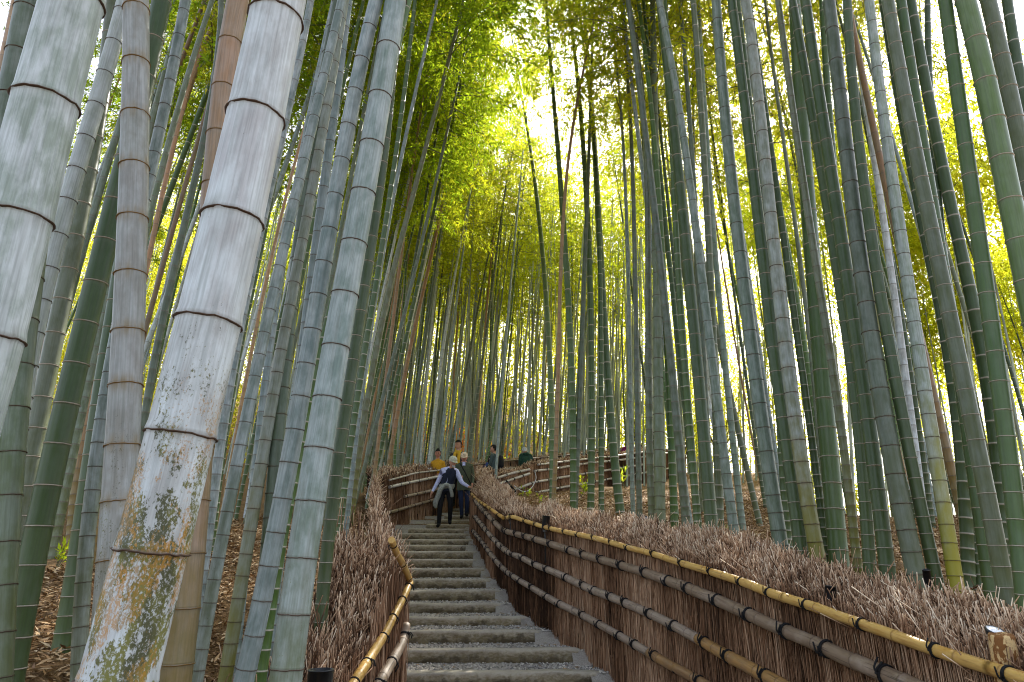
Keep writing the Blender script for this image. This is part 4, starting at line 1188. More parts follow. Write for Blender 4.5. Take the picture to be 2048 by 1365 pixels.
 ("dull grey stalk with pinkish rings at lower right, left of the drab one", 'dgreen', 4.0, 27, 1025, [(1880, 500), (1912, 700), (1946, 934), (1960, 1025), (1972, 1108), (1988, 1220)], dict(rings=True, detail=2, sides=22)),
 ("dark stalk behind the drab one at lower right", 'dgreen', 4.6, 26, 900, [(1935, 560), (1965, 720), (1990, 860), (2000, 984), (2010, 1100)], dict(rings=True)),
 ("green stalk, left one of three slim ones behind the long brush top", 'green', 8.4, 15, 950, [(1318, 400), (1330, 620), (1343, 860), (1346, 984), (1349, 1062)], dict(crown='l')),
 ("slim grey stalk, middle one of three behind the long brush top", 'slate', 7.7, 17, 950, [(1318, 500), (1335, 650), (1354, 860), (1366, 963), (1374, 1070)], dict(crown='l')),
 ("slim green stalk, right one of three behind the long brush top", 'green', 7.4, 15, 950, [(1345, 300), (1364, 650), (1372, 770), (1382, 880), (1388, 963), (1398, 1076)], dict(crown='l')),
]
for lab, cls, Y, w, vref, px, kw in NEAR:
    bamboo_px(lab, cls, Y, w, vref, px, group=(GF if px[-1][0] < 800 else GR if Y < 9 else GM), **kw)

# -------- slim culms further off: a few shared stems, turned and sized, each with a crown
FAR = []
for i in range(12):
    bend = rng.normal(0, 0.018); tipb = rng.uniform(-0.02, 0.05)
    Hh = 14.0
    def ax(s, bend=bend, tipb=tipb):
        f = s / 14.0
        x = 14 * (bend * f * (1 - f) * 4 + tipb * np.clip(f - 0.55, 0, 1) ** 2 * 5)
        return np.stack([x, 0.02 * 14 * np.sin(f * 3 + i), s], 1)
    nodes = node_positions(Hh, 0.045)
    me, _, _ = culm_mesh(ax, Hh, 0.045, 8, nodes, 0)
    FAR.append((me, ax, Hh))

def bamboo_far(x, y, leanx, leany, r, H, cls, label, group, crown, f0=0.46, cs=1.0):
    me, ax, Hh = FAR[int(rng.integers(len(FAR)))]
    z = float(terrain_z(x, y)) - 0.05
    root = empty("bamboo", (x, y, z))
    root.rotation_euler = (-leany, leanx, 0)
    tag(root, label, "bamboo", group)
    c = link("culm", me, root)
    a = rng.uniform(0, 6.28)
    sx = r / 0.045
    c.matrix_local = Matrix.Diagonal((sx, sx, H / Hh, 1))
    dress(c, cls, 0.2)
    # crown along the straightened stem
    s0 = H * f0
    me2 = crown[int(rng.integers(len(crown)))]
    o = link("foliage", me2, root)
    w = cs * rng.uniform(0.8, 1.25)
    P = ax(np.array([s0 / H * Hh, Hh]))
    d = Vector(((P[1, 0] - P[0, 0]) * sx, (P[1, 1] - P[0, 1]) * sx, H - s0))
    o.matrix_local = Matrix.Translation(Vector((P[0, 0] * sx, P[0, 1] * sx, s0))) @ d.to_track_quat('Z', 'Y').to_matrix().to_4x4() @ Matrix.Rotation(a, 4, 'Z') @ Matrix.Diagonal((w, w, d.length / 6.5, 1))
    return root

MIX = {
 'grey': ['grey', 'blue', 'white', 'blue', 'slate', 'white'],
 'green': ['green', 'dgreen', 'drab', 'green'],
 'brown': ['brown'],
}
placed = []
def free(x, y, dmin):
    for (a, b) in placed:
        if (a - x) ** 2 + (b - y) ** 2 < dmin * dmin: return False
    lo, up = corridor(np.array([x]), np.array([y]))
    if lo[0] or up[0]: return False
    return True

def scatter(n, sampler, zone, group, lean, crown, dmin=0.35, jit=0.035, rr=(0.029, 0.050), HH=(12, 17), weights=(0.55, 0.36, 0.09), f0=(0.42, 0.55), cs=1.0):
    k = tries = 0
    while k < n and tries < n * 60:
        tries += 1
        x, y = sampler()
        if not free(x, y, dmin): continue
        placed.append((x, y))
        tone = ['grey', 'green', 'brown'][int(rng.choice(3, p=weights))]
        cls = MIX[tone][int(rng.integers(len(MIX[tone])))]
        rad = rng.uniform(*rr)
        word = ('thin' if rad < rr[0] + 0.33 * (rr[1] - rr[0]) else 'slim' if rad < rr[0] + 0.7 * (rr[1] - rr[0]) else 'stout') + ' ' + {'grey': 'pale grey', 'slate': 'slate grey', 'blue': 'bluish', 'white': 'whitish', 'green': 'green', 'dgreen': 'dark green', 'drab': 'drab olive', 'brown': 'tan dead'}[cls]
        where = zone(x / y * F * 0.95 + CX)
        bamboo_far(x, y, lean + rng.normal(0, jit), rng.normal(0.0, 0.02), rad, rng.uniform(*HH), cls,
                   f"{word} bamboo stalk {where}", group, crown, rng.uniform(*f0), cs)
        k += 1

def marks(m):
    return lambda u: next(w for lim, w in m if u < lim)
def polar(u0, u1, y0, y1, p=1.0):
    def f():
        u = rng.uniform(u0, u1); y = y0 + (y1 - y0) * rng.random() ** p
        return (u - CX) / F * y * 1.06, y
    return f
# left flank behind the large near stalks
scatter(44, polar(60, 700, 6.5, 17, 0.8), marks([(130, "in the thicket by the left edge"), (215, "in the thicket left of the grey mottled stalk"), (300, "between the grey mottled and mossy white stalks"), (420, "in the thicket behind the mossy white stalk"), (520, "in the thicket right of the mossy white stalk"), (600, "behind the row of four blue stalks"), (2000, "behind the stout stalk beside the left fence")]), "slim bamboo stalks in the thicket on the left", 0.10, CROWN_D + CROWN_S, f0=(0.46, 0.60), jit=0.025)
# slope behind the fence at the bend and the people
scatter(52, polar(660, 1000, 16.5, 23, 0.9), marks([(740, "behind the left end of the fence at the bend"), (800, "behind the middle of the fence at the bend"), (860, "behind the fence, left of the woman in mustard"), (900, "just behind the woman in mustard"), (945, "just behind the tall scarfed man"), (2000, "just behind the rucksack wearer")]), "bamboo stalks crowded behind the fence at the bend", 0.085, CROWN_S + CROWN[:1], 0.3, f0=(0.52, 0.66))
scatter(60, polar(640, 1260, 23, 33, 0.8), marks([(720, "in the far grove above the left brush column"), (800, "in the far grove above the fence at the bend"), (870, "in the far grove above the woman in mustard"), (930, "in the far grove above the tall scarfed man"), (1000, "in the far grove above the rucksack wearer"), (1070, "in the far grove above the green jacketed person"), (1150, "in the grove above the upper fence's corner"), (2000, "in the grove above the upper fence's middle")]), "bamboo stalks in the far grove", 0.06, CROWN_S + CROWN[:2], 0.3, f0=(0.46, 0.62))
# a few taller ones beside the bend, whose crowns hang over the steps
scatter(10, polar(690, 775, 10.5, 15), marks([(730, "with a leafy crown over the left brush column"), (2000, "with a leafy crown left of the fence at the bend")]), "leafy bamboo stalks beside the bend", 0.13, CROWN_D + CROWN[:2], 0.3, jit=0.03, f0=(0.42, 0.52))
# right flank
scatter(30, polar(1310, 2040, 6.2, 14, 0.9), marks([(1420, "set back behind the stout pale stalk right of centre"), (1540, "set back by the left rim of the white sky gap"), (1650, "set back by the right rim of the white sky gap"), (1760, "set back right of the crisp white ringed stalk"), (1880, "set back around the golden footed stalk"), (3000, "set back near the right edge of the photo")]), "slim bamboo stalks set back on the right", -0.03, CROWN_S, 0.5, 0.015, weights=(0.45, 0.5, 0.05))
scatter(30, polar(1270, 2040, 14, 26, 0.9), marks([(1360, "far off near the end of the upper fence"), (1450, "far off left of the white sky gap"), (1600, "far off inside the white sky gap"), (1720, "far off behind the crisp white ringed stalk"), (1860, "far off behind the broad dark grey stalk"), (3000, "far off near the right edge of the photo")]), "bamboo stalks far off on the right", -0.03, CROWN, 0.5, 0.015, weights=(0.6, 0.33, 0.07), f0=(0.60, 0.75))
same = {}
for o in COL.objects:
    if o.parent is None and o.name.startswith("bamboo") and o.get('label'): same.setdefault(o['label'], []).append(o)
for lab, os_ in same.items():
    if len(os_) < 2: continue
    os_.sort(key=lambda o: o.location.x / o.location.y)
    w = {2: ("left", "right"), 3: ("left", "middle", "right")}.get(len(os_))
    if w and len(lab.split()) <= 13:
        for o, k in zip(os_, w): o['label'] = f"{k} of {'two' if len(os_) == 2 else 'three'} " + lab.replace("bamboo stalk", "stalks", 1)
# -------- grove further up the hill: reads as one mass
def far_grove(n, box_, name, label, leafmat, nl, zr, hr):
    x = rng.uniform(box_[0], box_[1], n); y = rng.uniform(box_[2], box_[3], n)
    z = terrain_z(x, y)
    H = rng.uniform(*hr, n)
    lx = 0.06 + rng.normal(0, 0.03, n)
    f = np.linspace(0, 1, 7)
    P = np.stack([x[:, None] + lx[:, None] * H[:, None] * f, np.repeat(y[:, None], 7, 1), z[:, None] + H[:, None] * f], -1)
    V1, q1, _ = tubes(P, 0.045 * (1 - 0.7 * f)[None] * rng.uniform(0.8, 1.2, (n, 1)), 6)
    k = rng.integers(0, n, nl)
    ff = zr[0] + (zr[1] - zr[0]) * rng.random(nl) ** 0.8
    # clumps: leaves gather in sprays round each stem
    ck = (k * 131 + (ff * 18).astype(int) * 17) % 997
    cx_, cy_ = _pn[ck % 64, ck // 64 % 64] - 0.5, _pn[ck // 7 % 64, ck % 61] - 0.5
    c = np.stack([x[k] + lx[k] * H[k] * ff + cx_ * 2.6 + rng.normal(0, 0.30, nl), y[k] + cy_ * 2.6 + rng.normal(0, 0.30, nl), z[k] + H[k] * ff + rng.normal(0, 0.3, nl)], 1)
    D = rng.normal(0, 1, (nl, 3)); D[:, 2] -= 0.5
    N = rng.normal(0, 1, (nl, 3)); N[:, 2] = np.abs(N[:, 2]) + 0.5
    L = rng.uniform(0.16, 0.29, nl)
    V2, q2 = leaves(c, D, N, L, L * 0.16)
    V, Q, T, MI = join([(V1, q1, None, 1), (V2, q2, None, 0)])
    tone = np.concatenate([np.full(len(V1), 0.5), np.repeat(np.clip(_pn[ck % 64, ck // 9 % 64] * 0.7 + 0.3 * rng.random(nl), 0, 1), 4)])
    o = link(name, np_mesh(name, V, Q, T, [M[leafmat], M['far_culm']], False, {'tone': tone}, MI))
    tag(o, label, "bamboo grove", kind="stuff")
M['far_culm'] = plain("far_bamboo_skin", (0.30, 0.34, 0.29), 0.5, 0.3, 0.45, 0.9)
far_grove(520, (-46, 16, 33, 60), "bamboo_grove", "dense yellow green bamboo grove closing the view up the hill", 'leaf_far', 480000, (0.02, 1.0), (12, 19))
far_grove(80, (16, 42, 28, 48), "bamboo_grove", "loose sunlit bamboo far off at the right against the sky", 'leaf_far', 36000, (0.64, 1.0), (9, 15))
far_grove(250, (-13, 6.5, 23, 32), "bamboo_grove", "pale slender stalks massed behind those of the far grove above the people", 'leaf_far', 36000, (0.5, 1.0), (12, 16))
far_grove(120, (8.5, 24, 16, 30), "bamboo_grove", "slender stalks massed far off behind the right hand stalks", 'leaf_far', 80000, (0.70, 1.0), (12, 17))
# ------------------------------------------------------------------ distant trees and shrubs
def leafy(name, label, cat, x, y, z, rx, rz, n, mat, L=(0.08, 0.16), trunk=0.0, group=None):
    root = tag(empty(name, (x, y, z)), label, cat, group)
    k = max(6, n // 160)
    cen = rng.normal(0, 0.55, (k, 3)) * (rx, rx, rz * 0.8); cen[:, 2] += trunk + rz
    rad = rng.uniform(0.25, 0.5, k) * min(rx, rz)
    i = rng.integers(0, k, n)
    d = rng.normal(0, 1, (n, 3)); d /= np.linalg.norm(d, axis=1, keepdims=True)
    P = cen[i] + d * (rad[i] * rng.random(n) ** 0.4)[:, None]
    P[:, 2] = np.maximum(P[:, 2], 0.05)
    D = rng.normal(0, 1, (n, 3)); D[:, 2] -= 0.4
    N = rng.normal(0, 1, (n, 3)); N[:, 2] = np.abs(N[:, 2]) + 0.4
    LL = rng.uniform(*L, n)
    V, q = leaves(P, D, N, LL, LL * 0.26)
    link("crown", np_mesh("crown", V, q, None, [M[mat]], False, {'tone': np.repeat(np.clip(0.5 + 0.25 * rng.normal(size=n), 0, 1), 4)}), root)
    B, Rr = [], []
    for c in cen[:14]:
        B.append(np.array([(0, 0, -0.1), (c[0] * 0.1, c[1] * 0.1, c[2] * 0.35), (c[0] * 0.4, c[1] * 0.4, c[2] * 0.7), c])); Rr.append(np.array([0.05, 0.04, 0.025, 0.01]) * max(0.25, rz * 0.6))
    V, q, _ = tubes(np.array(B), np.array(Rr), 5)
    link("trunk", np_mesh("trunk", V, q, None, [M['bark']]), root)
    return root
M['bark'] = plain("tree_bark", (0.09, 0.06, 0.04), 0.9, 0.2, 0.4, 30)
for k, (u, Y, rx, rz, mt, lab, nm) in enumerate([
    (1600, 27, 1.6, 1.3, 'leaf_far', "sunlit yellow green shrub glimpsed at the foot of the white sky gap", "shrub"),
    (1690, 30, 1.8, 1.2, 'leaf_far', "pale sunlit shrub behind the crisp white ringed stalk", "shrub"),
    (1790, 34, 2.4, 1.6, 'leaf_far', "pale lime shrub far off between the right hand stalks", "shrub"),
    (1930, 33, 2.2, 1.5, 'leaf_far', "pale lime shrub far off near the right edge", "shrub"),
    (1265, 31, 1.6, 1.6, 'leaf', "leafy green tree behind the person in purple", "tree"),
    (1345, 33, 2.0, 1.8, 'leaf_far', "yellowing tree beyond the end of the upper fence", "tree"),
    (1420, 36, 2.2, 2.2, 'leaf_far', "yellow green tree right of the end of the upper fence", "tree"),
    (905, 34, 1.6, 2.0, 'leaf_red', "orange red maple glimpsed between stalks above the people", "maple tree"),
    (838, 35, 1.3, 1.8, 'leaf_red', "orange maple glimpsed between stalks left of the woman in mustard", "maple tree"),
]):
    x = (u - CX) / F * Y * 1.05
    z = float(terrain_z(x, Y))
    if nm == "shrub": z = max(z, 0.02 * Y + 1.0) if False else z
    leafy("maple_tree" if "maple" in nm else nm, lab, nm, x, Y, z - (1.3 if 'maple' in nm else 0.3), rx, rz, 1100 if 'maple' in nm else 2600, mt, trunk=0.9 if nm != "shrub" else 0.0)

def sprout(u, v, Y, n, label, sz=0.16, mat='leaf_sprout'):
    p = at(u, v, Y); z = float(ground_z(p.x, p.y))
    root = tag(empty("sprout", (p.x, p.y, z)), label, "plant")
    B, D, st = [], [], []
    for k in range(max(3, n // 6)):
        a = rng.uniform(0, 6.28); tip = np.array((math.cos(a) * sz * 0.7, math.sin(a) * sz * 0.7, sz * rng.uniform(0.8, 1.7)))
        st.append(np.array([(0, 0, -0.02), tip * (0.5, 0.5, 0.6), tip]))
        for j in range(6):
            B.append(tip * rng.uniform(0.35, 1.0) + rng.normal(0, 0.012, 3)); D.append(tip * 0.6 + rng.normal(0, 0.8, 3) * sz)
    B, D = np.array(B), np.array(D)
    N = rng.normal(0, .5, (len(B), 3)); N[:, 2] += 1
    L = rng.uniform(0.5, 0.9, len(B)) * sz * 0.7
    V, q = leaves(B, D, N, L, L * 0.17)
    link("leaves", np_mesh("leaves", V, q, None, [M[mat]], False, {'tone': np.repeat(rng.random(len(B)), 4)}), root)
    V, q, _ = tubes(np.array(st), np.full((len(st), 3), 0.003), 4)
    link("stem", np_mesh("stem", V, q, None, [M['branch']]), root)
sprout(112, 1131, 6.3, 40, "low green fern on the litter at lower left between stalks", 0.17, 'leaf')
sprout(1052, 996, 17.0, 18, "small bright green sprout at the foot of the upper fence", 0.22)
sprout(1083, 1016, 14.5, 14, "tiny yellow leaved sprout on the litter below the upper fence", 0.16)
sprout(1160, 1005, 16.0, 30, "yellow green sprout between the slender stalks before the upper fence", 0.34)
sprout(1250, 972, 21.0, 30, "green sprout at the upper fence right of the leaning dark green stalk", 0.42)
sprout(1160, 983, 19.0, 24, "dark green sprout against the foot of the upper fence", 0.30, 'leaf')
sprout(1432, 742, 7.9, 12, "small green leafed twig clinging to a stalk in the sky gap", 0.10)

# ------------------------------------------------------------------ lamps, cables, cut log post
def spot(label, loc, r, h, tilt=(0, 0), head='up', stake=True):
    root = tag(empty("garden_spotlight", loc), label, "spotlight", "garden spotlights along the fences")
    V, q = lathe([(0.0, 0), (r * 0.75, 0), (r * 0.92, h * 0.06), (r, h * 0.15), (r, h), (r * 1.04, h), (r * 1.04, h * 0.94 + 0.004), (r * 0.9, h * 1.0), (r * 0.86, h * 0.8), (0.0, h * 0.78)], 20)
    m = Matrix.Rotation(tilt[0], 4, 'X') @ Matrix.Rotation(tilt[1], 4, 'Y')
    b = link("housing", np_mesh("housing", V, q, None, [M['lamp']]), root); b.matrix_local = m
    V, q = lathe([(0.0, h * 0.86), (r * 0.86, h * 0.86), (r * 0.86, h * 0.84), (0, h * 0.84)], 20)
    g = link("lens", np_mesh("lens", V, q, None, [M['lamp_glass']]), root); g.matrix_local = m
    if stake:
        V, q, t_ = tubes(np.array([[(0, 0, 0.01), (0, 0, -0.15), (0, 0, -0.4)]]), np.full((1, 3), r * 0.22), 8, True)
        link("stake", np_mesh("stake", V, q, t_, [M['lamp']]), root)
        V, q = box(0, 0, -0.01, r * 1.3, r * 0.5, r * 0.6)
        link("bracket", np_mesh("bracket", V, q, None, [M['lamp']], False), root)
    return root
p = at(642, 1339, 3.05); spot("black cylinder spotlight at the bottom edge in the left brushwood", p - Vector((0, 0, 0.16)), 0.052, 0.16)
p = at(1655, 1172, 4.05); spot("black spotlight sunk in the brushwood before the broad dark stalk", p - Vector((0, 0, 0.085)), 0.030, 0.085, (0.1, 0.15))
p = at(1090, 1032, 8.72); spot("black spotlight clamped upright to the yellow rail near its dip", p - Vector((0, 0, 0.17)), 0.048, 0.17, (0.05, 0.1))
p = at(1021, 1028, 9.95); spot("small black spotlight at the kink of the right fence", p - Vector((0, 0, 0.12)), 0.030, 0.12)
p = at(762, 1089, 8.0); spot("tiny black spotlight in the left brushwood above the grey log", p - Vector((0, 0, 0.06)), 0.034, 0.07)
p = at(1286, 1040, 8.9); r_ = spot("black spotlight with a white face under slim stalks behind the fence", p - Vector((0, 0, 0.05)), 0.045, 0.12, (-0.9 + 1.9, 0.0))
p = at(1851, 1142, 3.9); spot("slim dark spotlight with a white cap behind the broad dark stalk", p - Vector((0, 0, 0.09)), 0.020, 0.10, (0.25, -0.1))
def cable(label, px, mat, r=0.006):
    P = np.array([at(*q_) for q_ in px])
    C = catmull(P, 8)
    V, q, t_ = tubes(C[None], np.full((1, len(C)), r), 6, True)
    o = link("cable", np_mesh("cable", V, q, t_, [M[mat]])); tag(o, label, "cable", "loose cables")
M['cable_white'] = plain("pale_cable", (0.55, 0.55, 0.58), 0.5)
cable("pale grey cable looping over the rails at the corner of the upper fence", [(1070, 945, 19.05), (1072, 957, 19.05), (1066, 972, 18.95), (1056, 982, 18.85), (1045, 983, 18.75), (1036, 978, 18.55), (1028, 972, 18.45)], 'cable_white', 0.012)
cable("thin pale cable curving down onto the rail near the bend corner", [(1016, 962, 18.25), (1008, 965, 18.05), (998, 970, 17.85), (992, 978, 17.75)], 'cable_white', 0.009)
cable("pale cable lying on the litter right of the golden footed stalk", [(1945, 1213, 3.75), (1962, 1217, 3.74), (1980, 1219, 3.73), (1996, 1217, 3.74)], 'cable_white', 0.004)
cable("short pale cable sticking up behind the brush top left of the sky gap stalk", [(1514, 1084, 5.2), (1522, 1091, 5.2), (1533, 1100, 5.2)], 'cable_white', 0.005)
# pruned pole tied across the corner
P = np.array([at(1012, 962, 18.15), at(1028, 980, 18.35), at(1034, 992, 18.35)])
o = tube_obj("prop_stick", catmull(P, 4), 0.03, 7, M['cord']); tag(o, "dark stick tied slanting across the white rails at the corner", "stick")

pl_ = at(2003, 1300, 2.86)
post = tag(empty("cut_log_post", (pl_.x, pl_.y, pl_.z - 0.13)), "short sawn log post with flaking orange brown bark at the right edge", "post")
th = np.linspace(0, 2 * np.pi, 28, endpoint=False)
prof = [(0.047, -0.35), (0.047, 0.0), (0.046, 0.10), (0.045, 0.185), (0.041, 0.192), (0.0, 0.193)]
V, q = lathe(prof, 28)
V = V.reshape(len(prof), 28, 3)
V[:, :, :2] *= (1 + 0.07 * vnoise(np.cos(th) * 2 + 5, np.sin(th) * 2 + 5))[None, :, None]
t = NT("flaking_bark")
co = t.coord()
n1 = t.noise(t.scale(co, (1, 1, 0.5)), 34, 4, 0.6); n2 = t.noise(co, 150, 4)
c = t.mix(t.ramp(n1, 0.47, 0.52), (0.58, 0.40, 0.19), (0.20, 0.085, 0.025))
c = t.mix(t.ramp(n2, 0.5, 0.75, 0, 0.6), c, (0.10, 0.055, 0.025))
t.bump(n1, 0.6, 0.01)
M['bark_flake'] = t.fin(c, 0.8, 0.2)
b = link("log", np_mesh("log", V.reshape(-1, 3), q, None, [M['bark_flake']]), post)
b.rotation_euler = (0.12, -0.10, 0.4)
pd = at(1988, 1259, 2.88)
lampd = tag(empty("disc_lamp", (pd.x, pd.y, pd.z - 0.012)), "round black lamp with a white glass face lying on the sawn log post", "lamp")
V, q = lathe([(0.0, -0.014), (0.028, -0.014), (0.034, 0.0), (0.036, 0.010), (0.033, 0.013), (0.030, 0.012)], 24)
a_ = link("housing", np_mesh("housing", V, q, None, [M['lamp']]), lampd)
V, q = lathe([(0.030, 0.011), (0.02, 0.014), (0.0, 0.015)], 24)
g_ = link("lens", np_mesh("lens", V, q, None, [M['lamp_glass']]), lampd)
for o in (a_, g_): o.rotation_euler = (0.45, 0.12, 0)

# ------------------------------------------------------------------ people
def cloth(name, col, var=0.18, scale=40):
    t = NT(name)
    n = t.noise(t.coord(), scale, 4); n2 = t.noise(t.coord(), 9, 3)
    c = t.mix(t.ramp(n, 0.3, 0.7), tuple(x * (1 - var) for x in col), tuple(min(1, x * (1 + var)) for x in col))
    t.bump(t.math('ADD', n2, t.math('MULTIPLY', n, 0.3)), 0.5, 0.03)
    return t.fin(c, 0.85, 0.15)
SK = cloth("skin", (0.46, 0.25, 0.17), 0.08); SK.node_tree.nodes["Principled BSDF"].inputs["Roughness"].default_value = 0.5
SKD = cloth("skin_ruddy", (0.40, 0.19, 0.13), 0.08)
HAIR = cloth("dark_hair", (0.012, 0.010, 0.009), 0.3, 120)
HAIRG = cloth("grey_hair", (0.42, 0.42, 0.42), 0.3, 120)
LIP = cloth("lip", (0.30, 0.10, 0.09), 0.05)
EYE = cloth("eye", (0.015, 0.012, 0.01), 0.05)
CL = {k: cloth(k + "_cloth", v) for k, v in dict(navy=(0.018, 0.022, 0.038), black=(0.012, 0.012, 0.014), lavender=(0.46, 0.48, 0.70), jean=(0.018, 0.025, 0.055), mustard=(0.46, 0.24, 0.018),
      scarf=(0.50, 0.30, 0.03), charcoal=(0.035, 0.037, 0.042), greengrey=(0.062, 0.072, 0.045), stonegrey=(0.27, 0.28, 0.25), beige=(0.56, 0.45, 0.33), paleolive=(0.42, 0.42, 0.34), white=(0.70, 0.70, 0.74),
      forest=(0.018, 0.05, 0.035), purple=(0.16, 0.012, 0.10), blue=(0.03, 0.06, 0.22), teal=(0.06, 0.085, 0.085)).items()}

def head_geo(yaw, pitch, roll, c, s=1.0, beard=None, skin=0):
    """a head with brow, nose, mouth, chin, eyes and ears; local -Y is the face."""
    n, mseg = 22, 16
    V = []
    for i in range(mseg + 1):
        phi = math.pi * i / mseg
        for j in range(n):
            th = 2 * math.pi * j / n
            x, y, z = math.sin(phi) * math.sin(th), -math.sin(phi) * math.cos(th), math.cos(phi)
            f = max(0, -y)
            zz = z * 0.118
            w = 0.078 * (1 - 0.22 * max(0, -z) ** 1.5)
            xx = x * w
            yy = y * (0.098 - 0.014 * max(0, -z) * (1 if y > 0 else 0.2))
            g = lambda cx, cz, sx, sz: math.exp(-((xx - cx) / sx) ** 2 - ((zz - cz) / sz) ** 2)
            if f > 0.2:
                yy -= 0.024 * g(0, -0.018, 0.013, 0.018) + 0.010 * g(0, 0.004, 0.009, 0.018)   # nose
                yy -= 0.007 * g(0, 0.030, 0.05, 0.010)                                            # brow
                yy += 0.010 * (g(0.030, 0.010, 0.015, 0.011) + g(-0.030, 0.010, 0.015, 0.011))    # eye sockets
                yy -= 0.006 * g(0, -0.056, 0.022, 0.008)                                         # lips
                yy -= 0.010 * g(0, -0.092, 0.022, 0.014)                                         # chin
            V.append((xx, yy, zz))
    V = np.array(V)
    k = np.arange(mseg)[:, None] * n; j = np.arange(n)[None]; j2 = (j + 1) % n
    Q = np.stack([k + j, k + n + j, k + n + j2, k + j2], -1).reshape(-1, 4)
    parts = [(V, Q, None, skin)]
    for sx in (-1, 1):
        e, q = lathe([(0, -0.006), (0.009, -0.004), (0.012, 0.0), (0.009, 0.004), (0, 0.006)], 8)
        parts.append((e * (1.1, 1, 1) + (sx * 0.030, -0.083, 0.009), q, None, 2))
        e, q = lathe([(0, -0.028), (0.012, -0.02), (0.016, 0.0), (0.014, 0.018), (0, 0.028)], 8)
        parts.append((e * (0.5, 1.0, 1.0) + (sx * 0.079, 0.005, -0.005), q, None, skin))
        e, q = box(sx * 0.030, -0.094, 0.029, 0.030, 0.008, 0.006)
        parts.append((e, q, None, 2))
    e, q = lathe([(0, -0.005), (0.02, -0.003), (0.024, 0.0), (0.02, 0.003), (0, 0.005)], 10)
    parts.append((e * (1, 0.35, 1) + (0, -0.098, -0.056), q, None, 3))
    V, Q, T, MI = join(parts)
    Rm = np.array(Matrix.Rotation(yaw, 3, 'Z') @ Matrix.Rotation(pitch, 3, 'X') @ Matrix.Rotation(roll, 3, 'Y'))
    return V * s @ Rm.T + c, Q, MI, Rm

